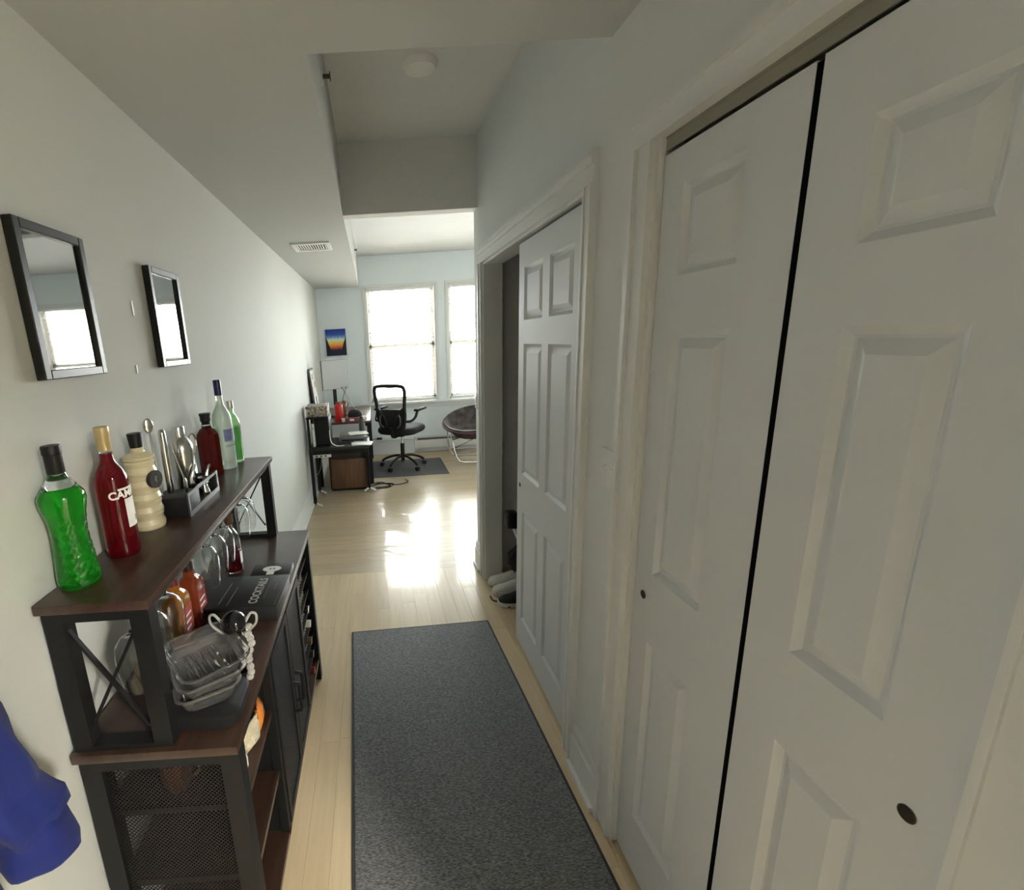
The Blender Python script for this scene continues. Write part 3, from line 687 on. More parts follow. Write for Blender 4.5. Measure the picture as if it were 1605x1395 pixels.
bm = NB(); patch(bm, 0.0342, -0.4, 0.35, 0.035, 0.085, 8); obj('label', bm, m_paper, e)
# cocktail book box
e = root('cocktail_box', -0.472, 1.468, ZC, 'flat black box lettered in silver lying on the counter board', 'box', rz=math.radians(-2))
B('box_body', mat('box_black', (0.016, 0.016, 0.017), 0.4, noise=0.15), e, -0.120, 0.120, -0.105, 0.105, 0, 0.038, bev=0.002)
B('box_lid', mat('box_lid_black', (0.020, 0.020, 0.021), 0.38, noise=0.15), e, -0.122, 0.122, -0.107, 0.107, 0.0384, 0.052, bev=0.002)
bm = text_bm('COCKTAILS', 0.040, 0.0002, bold=0.0007)
for v in bm.verts: v.co = (0.038-v.co.y, v.co.x*0.78, 0.0523+v.co.z)
obj('lettering', bm, mat('silver_print', (0.50, 0.50, 0.48), 0.45, 0.2), e)
bm = NB()
for xx, a, b in ((-0.075, -0.08, 0.06), (-0.045, -0.09, 0.03), (0.065, -0.05, 0.06), (0.088, 0.0, 0.05)): box(bm, xx, xx+0.0025, a, b, 0.0521, 0.0525)
box(bm, 0.112, 0.1135, -0.10, 0.10, 0.0521, 0.0525)
obj('printed_lines', bm, mat('grey_print', (0.12, 0.12, 0.12), 0.5), e)
e = root('coaster_box', -0.437, 1.682, ZC, 'small thin black box with a white oval emblem behind the lettered box', 'box')
B('box_body', mat('box_black', (0.016,0.016,0.017), 0.4), e, -0.075, 0.075, -0.048, 0.048, 0, 0.022, bev=0.002)
bm = NB(); lathe(bm, [(0.0002,0.0221),(0.036,0.0221),(0.036,0.0226),(0.0002,0.0226)], seg=28, scale=(1.0, 0.62)); obj('oval_emblem', bm, m_paper, e)
bm = NB(); box(bm, -0.014, 0.014, -0.046, -0.020, 0.0221, 0.0224); obj('emblem_tag', bm, m_paper, e)
bm = NB()
for xx in (-0.010, 0.004): box(bm, xx, xx+0.008, -0.006, 0.006, 0.0226, 0.0229)
obj('emblem_marks', bm, mat('emblem_ink', (0.25,0.25,0.25), 0.6), e)
# decanter with black ball stopper and looped handles
e = root('glass_decanter', -0.415, 1.135, ZC, 'small clear glass decanter with black ball stopper and two loop handles', 'decanter')
prof = [(0.026,0.0),(0.031,0.004),(0.034,0.03),(0.036,0.06),(0.030,0.088),(0.020,0.102),(0.018,0.112)]
lath('vessel', shell(prof, 0.0025, 0.006), m_glass, e, 28)
bm = NB(); bmesh.ops.create_uvsphere(bm, u_segments=24, v_segments=16, radius=0.033, matrix=Matrix.Translation((0,0,0.143)) @ Matrix.Diagonal((1.05,1.05,0.92,1))); obj('stopper', bm, mat('black_gloss', (0.006,0.006,0.007), 0.06, coat=0.6), e, True)
for s in (-1, 1):
    bm = NB(); tube(bm, bezier([(s*0.030,0,0.140),(s*0.048,0,0.168),(s*0.062,0,0.164),(s*0.060,0,0.140),(s*0.040,0,0.118),(s*0.020,0,0.108)], 6), 0.0036, 8); obj('loop_handle', bm, mat('bead_glass', (0.85,0.82,0.78), 0.08, trans=0.6, ior=1.45), e, True)
e = root('bead_strand', -0.375, 1.105, ZC, 'strand of clear glass beads hanging beside the decanter', 'beads')
pts = [(0.004*math.sin(k*1.3), 0.006*k-0.02+0.004*math.cos(k*2), 0.010+0.0125*k) for k in range(10)]
for k, p in enumerate(pts):
    bm = NB(); bmesh.ops.create_uvsphere(bm, u_segments=12, v_segments=8, radius=0.0105, matrix=Matrix.Translation(p)); obj('bead', bm, mat('bead_glass', (0.85,0.82,0.78), 0.08, trans=0.6, ior=1.45), e, True)
# stacked clear trays on a black tray
def rrect(w, d, r, z, k=6, cx=0, cy=0):
    pts = []
    for sx, sy, a0 in ((1,1,0),(-1,1,PI/2),(-1,-1,PI),(1,-1,3*PI/2)):
        for i in range(k+1):
            a = a0+PI/2*i/k; pts.append((cx+sx*(w-r)+r*math.cos(a), cy+sy*(d-r)+r*math.sin(a), z))
    return pts
e = root('black_tray', -0.455, 0.99, ZC, 'low black rounded box under the clear plastic trays', 'tray')
bm = NB(); loft(bm, [rrect(0.085,0.062,0.03,0), rrect(0.092,0.070,0.035,0.006), rrect(0.094,0.072,0.035,0.034), rrect(0.088,0.066,0.033,0.038)]); obj('tray_body', bm, mat('soft_black', (0.010,0.010,0.011), 0.6), e, True)
def cleartray(z, rz, label, dz=0.05, s=1.0, dx=0, dy=0):
    e = root('plastic_tray', -0.462+dx, 1.03+dy, ZC+z, label, 'tray', 'stack of clear plastic trays', rz)
    t = 0.0012
    def R_(w, d, r, zz): return rrect(w*s, d*s, r*s, zz)
    bm = NB()
    out = [R_(0.066,0.084,0.03,0.0), R_(0.072,0.090,0.034,0.006), R_(0.084,0.104,0.036,dz-0.004), R_(0.090,0.110,0.04,dz), R_(0.096,0.116,0.042,dz-0.001), R_(0.097,0.117,0.042,dz+0.003), R_(0.089,0.109,0.038,dz+0.002)]
    inn = [R_(0.083,0.103,0.035,dz-0.004), R_(0.0708,0.0888,0.033,0.0072), R_(0.065,0.083,0.029,0.0015)]
    loft(bm, out+inn); obj('tray_body', bm, m_plastic, e, True, 30)
    bm = NB()
    for k in range(5):
        x = (-0.04+0.02*k)*s
        rbox(bm, x-0.004, x+0.004, -0.07*s, 0.07*s, 0.0016, 0.0036, b=0.0015, seg=1)
    obj('ribs', bm, m_plastic, e, True)
cleartray(0.040, 0.50, 'clear plastic tray at the bottom of the stack on the counter', 0.045, 0.80, 0.0, -0.015)
cleartray(0.064, 0.60, 'clear plastic tray in the middle of the stack on the counter', 0.045, 0.86, 0.0, 0.0)
cleartray(0.090, 0.68, 'clear plastic tray on top of the stack on the counter', 0.040, 0.90, 0.0, 0.01)

# ---- hanging stemware
def wineglass():
    e = root('wine_glass', 0, 0, 0, 'x', 'wine glass', 'wine glasses hanging under the top shelf')
    # profile upside down, foot at z = 0 going down
    outer = [(0.034,0.0),(0.034,-0.0018),(0.010,-0.005),(0.0045,-0.012),(0.0040,-0.095),(0.007,-0.103),(0.026,-0.113),(0.040,-0.132),(0.0445,-0.160),(0.0435,-0.195),(0.038,-0.245)]
    inner = [(0.0370,-0.245),(0.0425,-0.195),(0.0435,-0.160),(0.039,-0.133),(0.025,-0.1145),(0.0002,-0.107)]
    bm = NB(); lathe(bm, [(0.0002,0.0)]+outer+inner, seg=28); obj('glass_body', bm, m_glass, e, True, 50)
    return e
g0 = wineglass(); first = True
GL = [(-0.600,0.985,'wine glass hanging nearest the camera, seen through the end frame'),(-0.598,1.072,'second hanging wine glass from the near end, beside the amber bottle'),(-0.598,1.160,'third hanging wine glass from the near end, in front of the amber bottle'),
      (-0.600,1.468,'nearest of the three wine glasses hanging behind the dark whiskey bottle'),(-0.598,1.556,'middle of the three wine glasses hanging behind the dark whiskey bottle'),(-0.598,1.640,'farthest of the three wine glasses hanging behind the dark whiskey bottle'),
      (-0.600,1.88,'hanging wine glass just past the corked bottle'),(-0.598,1.963,'last hanging wine glass, next to the far cross brace')]
for gx, gy, lab in GL:
    if first: g = g0; g.location = (gx, gy, ZT-0.0375); g['label'] = lab; first = False
    else: g = dup(g0, (gx, gy, ZT-0.0375), label=lab)

# ---- lower shelves of the bar
e = root('goblet', -0.625, 0.985, 0.583, 'glass goblet on the lower bar shelf behind the end mesh', 'goblet')
bm = NB(); lathe(bm, [(0.0002,0),(0.030,0),(0.030,0.003),(0.006,0.008),(0.005,0.035),(0.020,0.045),(0.036,0.07),(0.038,0.105),(0.035,0.13),(0.0335,0.13),(0.036,0.105),(0.034,0.072),(0.018,0.048),(0.0002,0.044)], seg=24); obj('glass_body', bm, m_glass, e, True, 50)
e = root('copper_mug', -0.552, 0.975, 0.583, 'hammered copper mug on the lower bar shelf behind the end mesh', 'mug')
lath('mug_body', [(0.0002,0),(0.026,0),(0.034,0.02),(0.037,0.05),(0.034,0.085),(0.0325,0.085),(0.035,0.05),(0.032,0.022),(0.0002,0.004)], mat('copper', (0.55, 0.24, 0.13), 0.35, 0.9, bump=0.3, bscale=90), e, 24)
bm = NB(); tube(bm, bezier([(0.034,0,0.07),(0.055,0,0.068),(0.056,0,0.04),(0.036,0,0.028)], 6), 0.004, 8); obj('handle', bm, mat('copper', (0.55,0.24,0.13), 0.35), e, True)
def packet(name, x, y, z, w, h, d, m, label, rz, m2=None):
    e = root(name, x, y, z, label, 'packet', 'snack packets on the lower bar shelf', rz)
    rg = random.Random(name+label); bm = NB(); rings = []
    for k in range(9):
        t = k/8; th = max(0.03, math.sin(PI*t)**0.6)*d/2
        rings.append([((w/2*math.cos(a))*(1 if 0 < k < 8 else 1.05)+rg.uniform(-.003,.003), th*math.sin(a)*(1+rg.uniform(-.25,.25)), h*t+rg.uniform(-.002,.002)*(0 < k)) for a in [2*PI*i/16 for i in range(16)]])
    loft(bm, rings); obj('bag', bm, m, e, True, 25)
    bm = NB(); box(bm, -w*0.52, w*0.52, -0.0015, 0.0015, h-0.002, h+0.010); obj('seal', bm, m2 or m, e)
packet('snack_packet', -0.395, 1.165, 0.583, 0.075, 0.075, 0.035, mat('foil_orange', (0.75, 0.26, 0.05), 0.3, noise=0.35, nscale=40), 'crumpled orange snack packet on the lower bar shelf', 1.9, mat('foil_red', (0.5, 0.08, 0.04), 0.3))
packet('snack_packet', -0.393, 1.085, 0.583, 0.070, 0.060, 0.035, mat('foil_beige', (0.62, 0.55, 0.40), 0.3, noise=0.5, nscale=50), 'crumpled beige snack packet next to the orange packet', 1.3)
packet('snack_packet', -0.398, 1.000, 0.583, 0.060, 0.050, 0.030, mat('foil_pale', (0.78, 0.74, 0.64), 0.3, noise=0.3, nscale=60), 'crumpled pale snack packet nearest the corner post of the bar', 1.7)
# wine bottles lying in the far bay, neck towards the corridor
capm = [mat('cap_red2', (0.16,0.012,0.012), 0.35), mat('cap_black2', (0.012,0.012,0.012), 0.3), mat('cap_gold', (0.16,0.12,0.05), 0.35, 0.5), mat('cap_white', (0.72,0.71,0.66), 0.5), m_chrome]
capn = ['dark red', 'black', 'dull gold', 'white', 'silver']
for k in range(5):
    e = root('wine_bottle', 0, 0, 0, 'lying wine bottle with %s cap in the end bay of the bar' % capn[k], 'bottle', 'wine bottles in the bar rack')
    e.location = (-0.660, 1.925+0.012*(k % 2), 0.158 if k == 0 else 0.158+0.08*k)
    if k == 0: e.location.z = 0.158
    prof = [(0.0002,0),(0.034,0.001),(0.036,0.006),(0.036,0.17),(0.030,0.195),(0.016,0.215),(0.0145,0.24),(0.0145,0.262),(0.0002,0.262)]
    def lay(bm):
        for v in bm.verts: v.co = (v.co.z, v.co.y, v.co.x)
    bm = NB(); lathe(bm, prof, seg=22); lay(bm); obj('bottle_glass', bm, mat('dark_bottle_glass', (0.012,0.018,0.010), 0.08, coat=0.3), e, True)
    bm = NB(); lathe(bm, [(0.0002,0.2625),(0.0165,0.2625),(0.0165,0.302),(0.0002,0.302)], seg=18); lay(bm); obj('cap', bm, capm[k], e, True)

# ---- blue jacket hanging at the left edge
m_blue = mat('blue_fabric', (0.004, 0.014, 0.14), 0.8, noise=0.12, nscale=6, bump=0.15, bscale=500, sheen=0.05)
e = root('blue_jacket', LX+0.03, 0.42, 1.60, 'royal blue jacket hanging on the left wall beside the bar cabinet', 'jacket')
def cloth_rings(keys, n=40, seg=28, amp=0.006, fq=5, seed=1):
    # keys: (z, y centre, y half, x centre, x half) in world coordinates
    rg = random.Random(seed); ph = [rg.uniform(0, 6) for _ in range(6)]; rings = []
    for i in range(n+1):
        t = i/n*(len(keys)-1); k = min(int(t), len(keys)-2); f = t-k; f = f*f*(3-2*f)
        z, yc, yh, xc, xh = [keys[k][j]*(1-f)+keys[k+1][j]*f for j in range(5)]
        ring = []
        for s in range(seg):
            a = 2*PI*s/seg
            w = 1+amp/0.05*(math.sin(fq*a+ph[0]+z*9)+0.6*math.sin((fq+3)*a+ph[1]-z*17)+0.5*math.sin(z*46+ph[2]+a*2))
            ring.append((xc+xh*math.cos(a)*w-e.location.x, yc+yh*math.sin(a)*w-e.location.y, z-e.location.z))
        rings.append(ring)
    return rings
bm = NB(); loft(bm, cloth_rings([(1.58,0.42,0.02,-0.675,0.02),(1.52,0.42,0.10,-0.665,0.035),(1.30,0.42,0.15,-0.655,0.05),(1.0,0.42,0.155,-0.65,0.055),(0.72,0.41,0.15,-0.65,0.055)], 40, 30, 0.006, 6, 2)); obj('jacket_body', bm, m_blue, e, True, 80)
bm = NB()
loft(bm, cloth_rings([(1.50,0.50,0.03,-0.66,0.03),(1.36,0.54,0.055,-0.655,0.042),(1.20,0.575,0.062,-0.65,0.045),(1.05,0.610,0.062,-0.645,0.045),(0.96,0.632,0.056,-0.645,0.044),(0.89,0.660,0.064,-0.642,0.048),(0.865,0.663,0.060,-0.642,0.046)], 44, 28, 0.0045, 4, 5))
obj('sleeve', bm, m_blue, e, True, 80)
bm = NB()
rg = cloth_rings([(0.875,0.662,0.052,-0.642,0.040),(0.855,0.666,0.062,-0.642,0.047),(0.80,0.672,0.066,-0.642,0.050),(0.775,0.674,0.062,-0.642,0.048)], 10, 28, 0.003, 3, 8)
rg = [[(x, y, z+ (0.36*(y-(0.672-e.location.y)) if q > 0 else 0)*(-1)) for x, y, z in r] for q, r in enumerate(rg)]
loft(bm, rg); obj('cuff', bm, m_blue, e, True, 80)
e2 = root('coat_hook', LX, 0.42, 1.595, 'black coat hook on the left wall holding the blue jacket', 'hook')
bm = NB(); box(bm, 0.0, 0.006, -0.02, 0.02, -0.03, 0.03); tube(bm, [(0.004,0,0.0),(0.03,0,-0.005),(0.045,0,0.01),(0.046,0,0.028)], 0.005, 8); obj('hook_body', bm, m_black, e2, True)

# ---- wall and ceiling fittings
e = root('light_switch', RX, 1.335, 1.228, 'white double light switch plate between the two closets', 'switch')
B('plate', m_white, e, -0.007, 0.0, -0.06, 0.06, -0.06, 0.06, bev=0.003)
for s in (-0.024, 0.024):
    B('toggle_base', m_white, e, -0.009, -0.006, s-0.006, s+0.006, -0.013, 0.013); o = B('toggle', m_white, e, -0.020, -0.008, s-0.004, s+0.004, 0.0, 0.010, bev=0.001)
e = root('thermostat', RX, 3.15, 1.215, 'small white wall plate at the end of the corridor wall', 'wall plate')
B('plate', m_white, e, -0.012, 0.0, -0.035, 0.035, -0.055, 0.055, bev=0.004); B('button', m_white, e, -0.016, -0.011, -0.01, 0.01, -0.02, 0.02, bev=0.002)
e = root('air_vent', -0.415, 3.97, ZL, 'white metal air vent in the lowered ceiling', 'vent')
bm = NB()
for q in ((-0.145,-0.115,-0.15,0.15),(0.115,0.145,-0.15,0.15),(-0.115,0.115,-0.15,-0.11),(-0.115,0.115,0.11,0.15)): box(bm, *q, -0.010, 0.0)
obj('vent_frame', bm, m_white, e)
B('vent_shadow', m_dark, e, -0.115, 0.115, -0.11, 0.11, -0.001, 0.0)
for k in range(12):
    x = -0.105+k*0.019; bm = NB(); bar(bm, (x, -0.108, -0.006), (x, 0.108, -0.006), 0.012, 0.0015, up=(math.sin(0.15 if k < 6 else 0.7), 0, math.cos(0.7))); obj('louver', bm, m_white, e)
e = root('ceiling_disc', 0.279, 2.331, ZH, 'round white cover on the raised corridor ceiling', 'smoke alarm')
bm = NB(); lathe(bm, [(0.0002,-0.0),(0.075,0.0),(0.075,-0.010),(0.062,-0.026),(0.03,-0.030),(0.0002,-0.030)], seg=32); obj('housing', bm, mat('alarm_white', (0.88,0.88,0.86), 0.35), e, True)
for k, (yy, zz, lab) in enumerate(((2.06, 2.62, 'small dark sprinkler nozzle on the soffit side above the corridor'), (5.4, 2.60, 'small sprinkler nozzle on the soffit side in the far room'))):
    e = root('sprinkler', SX, yy, zz, lab, 'sprinkler', 'soffit sprinklers')
    bm = NB(); cyl(bm, (0,0,0), (0.004,0,0), 0.028, 18); obj('escutcheon', bm, m_white, e, True)
    bm = NB(); cyl(bm, (0.004,0,0), (0.030,0,0), 0.008, 10); cyl(bm, (0.030,0,0), (0.033,0,0), 0.016, 12); obj('nozzle', bm, mat('nozzle_dark', (0.06,0.055,0.05), 0.4, 0.6), e, True)

# ---- shoes and bag inside the open closet
def shoe(name, x, y, z, rz, label, mu, ms, ml, L=0.27):
    e = root(name, x, y, z, label, 'shoe', 'shoes in the closet', rz)
    st = [(0.0,0.030,0.075),(0.04,0.034,0.085),(0.10,0.034,0.082),(0.14,0.038,0.068),(0.19,0.043,0.048),(0.235,0.040,0.036),(0.262,0.026,0.026),(0.27,0.010,0.018)]
    bm = NB(); loft(bm, [[(w*(1.0 if zz < 0.5 else 0.72)*cx, t*L/0.27, 0.02+h*zz) for cx, zz in ((-1,0),(1,0),(1.02,0.35),(0.85,0.8),(0.35,1.0),(-0.35,1.0),(-0.85,0.8),(-1.02,0.35))] for t, w, h in st]); obj('upper', bm, mu, e, True, 70)
    bm = NB(); loft(bm, [[(w*1.1*sx, (t-0.135)*1.04+0.135, zz) for sx, zz in ((-1,0),(1,0),(1,0.024),(-1,0.024))] for t, w, h in st]); obj('sole', bm, ms, e, True, 50)
    for k in range(4):
        bm = NB(); yy = 0.105+0.02*k; zz = 0.098-0.012*k; tube(bm, [(-0.022,yy,zz-0.008),(0,yy+0.003,zz+0.004),(0.022,yy,zz-0.008)], 0.003, 6); obj('lace', bm, ml, e, True)
m_sw = mat('shoe_white', (0.75,0.73,0.68), 0.6); m_sb = mat('shoe_black', (0.012,0.012,0.012), 0.6)
shoe('sneaker', 0.965, 2.865, 0.0, 1.45, 'white sneaker on the closet floor next to the far jamb', m_sw, m_sw, m_sb)
shoe('sneaker', 0.965, 2.755, 0.0, 1.50, 'white sneaker with black laces, second from the far jamb', m_sw, m_sw, m_sb)
shoe('sneaker', 0.965, 2.635, 0.0, 1.55, 'black and white sneaker peeking past the edge of the sliding door', m_sb, m_sw, m_sw)
e = root('shoe_bag', 0.965, 2.85, 0.105, 'black bag slumped on the shoes in the dark closet', 'bag')
bm = NB(); loft(bm, [[(w*math.cos(2*PI*i/16)*(1+0.1*math.sin(3*i)), d*math.sin(2*PI*i/16), z) for i in range(16)] for z, w, d in ((0,0.09,0.06),(0.03,0.14,0.09),(0.12,0.145,0.09),(0.18,0.09,0.06),(0.20,0.04,0.03))]); obj('bag_body', bm, m_blackf, e, True, 60)
bm = NB(); tube(bm, bezier([(-0.07,0,0.17),(-0.05,0,0.27),(0.05,0,0.27),(0.07,0,0.17)], 6), 0.007, 8); obj('bag_handle', bm, m_blackf, e, True)
e = root('vacuum_cleaner', 0.90, 2.50, 0.0, 'black upright stick with pale handle standing inside the closet', 'vacuum')
bm = NB(); cyl(bm, (0.05,0.02,0.04), (-0.10,0.19,0.50), 0.014, 12); obj('stick', bm, m_white, e, True)
bm = NB(); rbox(bm, -0.15,-0.07,0.15,0.25,0.485,0.585,b=0.02,seg=3); obj('grip_head', bm, m_blackp, e, True)
bm = NB(); rbox(bm, -0.02,0.12,-0.05,0.09,0.0,0.05,b=0.012,seg=2); obj('foot', bm, m_blackp, e, True)
e = root('shoe_strap', 0.70, 2.63, 0.0, 'dark strap lying on the floor in front of the closet', 'strap')
bm = NB(); tube(bm, bezier([(0.05,-0.04,0.004),(0.01,0.02,0.004),(-0.03,0.05,0.005),(-0.035,0.10,0.004)], 8), 0.005, 6); obj('strap_body', bm, m_sb, e, True)

# ================================================================== FAR ROOM
# ---- office chair
ch = root('office_chair', 0.325, 6.03, 0.006, 'black mesh office chair with flip up arms on the grey floor mat', 'chair', rz=math.radians(-30))
def ctube(name, pts, r, m, parent=ch, n=6, radii=None):
    bm = NB(); tube(bm, bezier(pts, n) if n else pts, r, 10, radii); return obj(name, bm, m, parent, True)
for k in range(5):
    a = 2*PI*k/5+math.radians(30+16)
    c, s = math.cos(a), math.sin(a)
    lg = ctube('base_leg', [(c*0.03,s*0.03,0.155),(c*0.12,s*0.12,0.15),(c*0.23,s*0.23,0.115),(c*0.29,s*0.29,0.075)], 0.016, m_blackp)
    bm = NB(); px_, py_ = c*0.295, s*0.295
    for t in (-0.012, 0.012):
        cyl(bm, (px_-s*(t-0.008), py_+c*(t-0.008), 0.028), (px_-s*(t+0.008), py_+c*(t+0.008), 0.028), 0.028, 16)
    obj('caster', bm, m_blackp, lg, True)
bm = NB(); cyl(bm, (0,0,0.10), (0,0,0.32), 0.027, 16); obj('column_cover', bm, m_blackp, ch, True)
bm = NB(); cyl(bm, (0,0,0.30), (0,0,0.43), 0.014, 12); obj('gas_lift', bm, m_chrome, ch, True)
bm = NB(); rbox(bm, -0.07,0.07,-0.11,0.10,0.425,0.465,b=0.01); obj('tilt_mechanism', bm, m_blackp, ch, True)
bm = NB(); rings = []
for z, k in ((0.465,0.80),(0.475,0.93),(0.500,1.0),(0.530,1.0),(0.552,0.94),(0.560,0.80)):
    rings.append([(x*k, y*k, zz) for x, y, zz in rrect(0.265, 0.255, 0.13, z, 8)])
loft(bm, rings); obj('seat', bm, m_blackf, ch, True, 60)
# backrest
bk = empty('backrest'); bk.parent = ch
fr_pts = [(-0.150,-0.245,0.56),(-0.185,-0.262,0.70),(-0.190,-0.275,0.83),(-0.205,-0.285,0.98),(-0.205,-0.292,1.05),(-0.165,-0.300,1.09),(0.0,-0.315,1.098),(0.165,-0.300,1.09),(0.205,-0.292,1.05),(0.205,-0.285,0.98),(0.190,-0.275,0.83),(0.185,-0.262,0.70),(0.150,-0.245,0.56)]
bpy.data.objects.remove(bk)
bm = NB(); tube(bm, bezier(fr_pts, 6), 0.022, 10); bk = obj('backrest', bm, m_blackp, ch, True)
for s in (-1, 1):
    ctube('back_strut', [(s*0.19,-0.280,0.83),(s*0.12,-0.300,0.76),(s*0.07,-0.305,0.68),(s*0.06,-0.290,0.58)], 0.016, m_blackp, bk)
bm = NB(); loft(bm, [[(x, y-0.27, z) for x, y in ((-w,0.012),(w,0.012),(w,-0.006),(-w,-0.006))] for z, w in ((0.55,0.15),(0.62,0.175),(0.72,0.18),(0.79,0.185),(0.80,0.175))]); obj('lumbar_panel', bm, m_blackf, bk)
bm = NB()
k = 0.80
while k < 1.085:
    hw = 0.19+0.015*min(1,(k-0.80)/0.18) - (0.03 if k > 1.06 else 0); box(bm, -hw, hw, -0.276-0.05*(k-0.80), -0.2755-0.05*(k-0.80), k, k+0.0016); k += 0.0085
o = obj('mesh_back', bm, m_blackf, bk); o['label'] = 'see-through black mesh'
for s in (-1, 1):
    ctube('lumbar_arm', [(s*0.09,-0.300,0.58),(s*0.135,-0.305,0.62),(s*0.140,-0.305,0.70),(s*0.12,-0.30,0.74)], 0.010, mat('grey_plastic', (0.10,0.10,0.10), 0.45), bk)
ctube('back_bracket', [(0,-0.10,0.445),(0,-0.25,0.46),(0,-0.295,0.58)], 0.022, m_blackp)
for s in (-1, 1):
    ctube('arm_post', [(s*0.185,-0.262,0.66),(s*0.245,-0.22,0.66),(s*0.275,-0.15,0.70),(s*0.28,-0.10,0.765)], 0.018, m_blackp)
    bm = NB(); rbox(bm, s*0.28-0.035, s*0.28+0.035, -0.14, 0.12, 0.765, 0.792, b=0.011, seg=3); obj('armrest', bm, mat('arm_rubber', (0.012,0.012,0.013), 0.8, spec=0.15), ch, True)
# ---- chair mat
e = root('chair_mat', 0.363, 6.005, 0.0, 'thin grey floor mat under the office chair', 'mat')
bm = NB(); rbox(bm, -0.497, 0.497, -0.40, 0.405, 0.0005, 0.005, b=0.002, seg=1); obj('mat_body', bm, mat('mat_grey', (0.10,0.105,0.115), 0.85, noise=0.2, nscale=150, bump=0.3, bscale=300), e)
bm = NB(); 
for q in ((-0.505,0.505,0.405,0.412),(-0.505,0.505,-0.407,-0.40),(-0.505,-0.497,-0.40,0.405),(0.497,0.505,-0.40,0.405)): box(bm, *q, 0.0005, 0.004)
obj('mat_edge', bm, mat('mat_edge_grey', (0.06,0.062,0.07), 0.8), e)
# ---- side stand near the wall
st = root('side_stand', -0.395, 4.90, 0.0, 'black two tier metal stand beside the left wall, in front of the desk', 'stand')
B('top_board', mat('stand_top', (0.018,0.018,0.019), 0.4, noise=0.2), st, -0.30, 0.31, -0.26, 0.26, 0.600, 0.628, bev=0.002)
for yy in (-0.235, 0.20):
    for xx in (-0.285, 0.275):
        if xx > 0 and yy < 0: continue
        lg = B('leg', m_black, st, xx-0.016, xx+0.016, yy-0.016, yy+0.016, 0.03, 0.600)
        bm = NB(); bar(bm, (xx-0.055, yy-0.03, 0.016), (xx, yy, 0.045), 0.022, 0.012); bar(bm, (xx+0.075, yy-0.03, 0.016), (xx, yy, 0.045), 0.022, 0.012); obj('foot', bm, m_white, lg)
B('cross_rail', m_black, st, -0.285, 0.29, -0.235, -0.220, 0.555, 0.600); B('cross_rail', m_black, st, -0.285, 0.29, 0.19, 0.205, 0.56, 0.600)
for xx, yy in ((-0.285,-0.235),(-0.285,0.05)): B('riser_post', m_black, st, xx-0.012, xx+0.012, yy-0.012, yy+0.012, 0.628, 0.925)
B('riser_shelf', m_black, st, -0.300, -0.080, -0.255, 0.07, 0.925, 0.942, bev=0.001)
e = root('storage_box', -0.585, 4.80, 0.942, 'small floral patterned box on the riser of the black stand', 'box')
m_floral = art_mat('floral_pattern', (0.05,0.025,0.03), (0.55,0.50,0.40), 38)
B('box_body', m_floral, e, -0.105, 0.105, -0.13, 0.12, 0, 0.085, bev=0.003); B('box_lid', m_floral, e, -0.109, 0.109, -0.134, 0.124, 0.085, 0.105, bev=0.003)
e = root('computer_tower', -0.555, 4.83, 0.628, 'black computer tower under the floral box', 'computer')
B('case', m_blackp, e, -0.07, 0.075, -0.10, 0.20, 0.012, 0.285, bev=0.004)
B('front_grille', m_black, e, -0.055, 0.06, -0.104, -0.100, 0.03, 0.26)
bm = NB()
for xx in (-0.06, 0.06):
    for yy in (-0.08, 0.18): cyl(bm, (xx,yy,0), (xx,yy,0.0125), 0.012, 10)
obj('feet', bm, m_blackp, e)
e = root('white_router', -0.645, 4.745, 0.628, 'slim white device standing upright behind the stand post', 'device')
B('case', m_white, e, -0.012, 0.014, -0.03, 0.09, 0.0, 0.24, bev=0.004); B('light_strip', mat('dev_grey', (0.3,0.3,0.3), 0.4), e, -0.004, 0.006, -0.0305, -0.03, 0.18, 0.20)
e = root('printer', -0.27, 4.95, 0.628, 'low grey printer with paper tray on the black stand', 'printer')
B('case', mat('printer_grey', (0.12,0.125,0.13), 0.45), e, -0.13, 0.16, -0.12, 0.19, 0, 0.055, bev=0.006); B('lid', mat('printer_lid', (0.22,0.225,0.23), 0.4), e, -0.12, 0.15, -0.05, 0.18, 0.055, 0.066, bev=0.003)
B('output_slot', m_blackp, e, -0.10, 0.13, -0.122, -0.12, 0.018, 0.034)
for k, (dx, dy, dz, rz) in enumerate(((-0.165, 4.745, 0.628, 0.1), (-0.150, 4.735, 0.632, -0.12), (-0.20, 4.98, 0.695, 0.2))):
    e = root('paper_stack', dx, dy, dz, ['lower stack of white papers overhanging the stand edge', 'upper tilted stack of white papers overhanging the stand edge', 'loose white papers on top of the grey printer'][k], 'paper', 'papers on the black stand', rz)
    B('sheets', m_paper, e, -0.10, 0.10, -0.085, 0.085, 0, 0.0035)
    bm = NB(); R = []
    for i in range(9):
        t = i/8; R.append([(-0.10+0.2*t, -0.09, 0.0038+0.006*math.sin(t*5)), (-0.10+0.2*t, 0.08, 0.0038+0.002*math.sin(t*4+1))])
    vs = [[bm.verts.new(p) for p in r] for r in R]
    for a, b in zip(vs[:-1], vs[1:]): bm.faces.new((a[0], a[1], b[1], b[0]))
    obj('top_sheet', bm, m_paper, e, True)
e = root('white_cable', -0.46, 4.72, 0.628, 'white cable curling down in front of the black tower', 'cable')
bm = NB(); tube(bm, bezier([(-0.02,0.02,0.16),(-0.015,-0.03,0.10),(0.0,-0.04,0.04),(0.05,-0.04,0.006),(0.12,-0.03,0.005)], 8), 0.004, 6); obj('cord', bm, m_white, e, True)
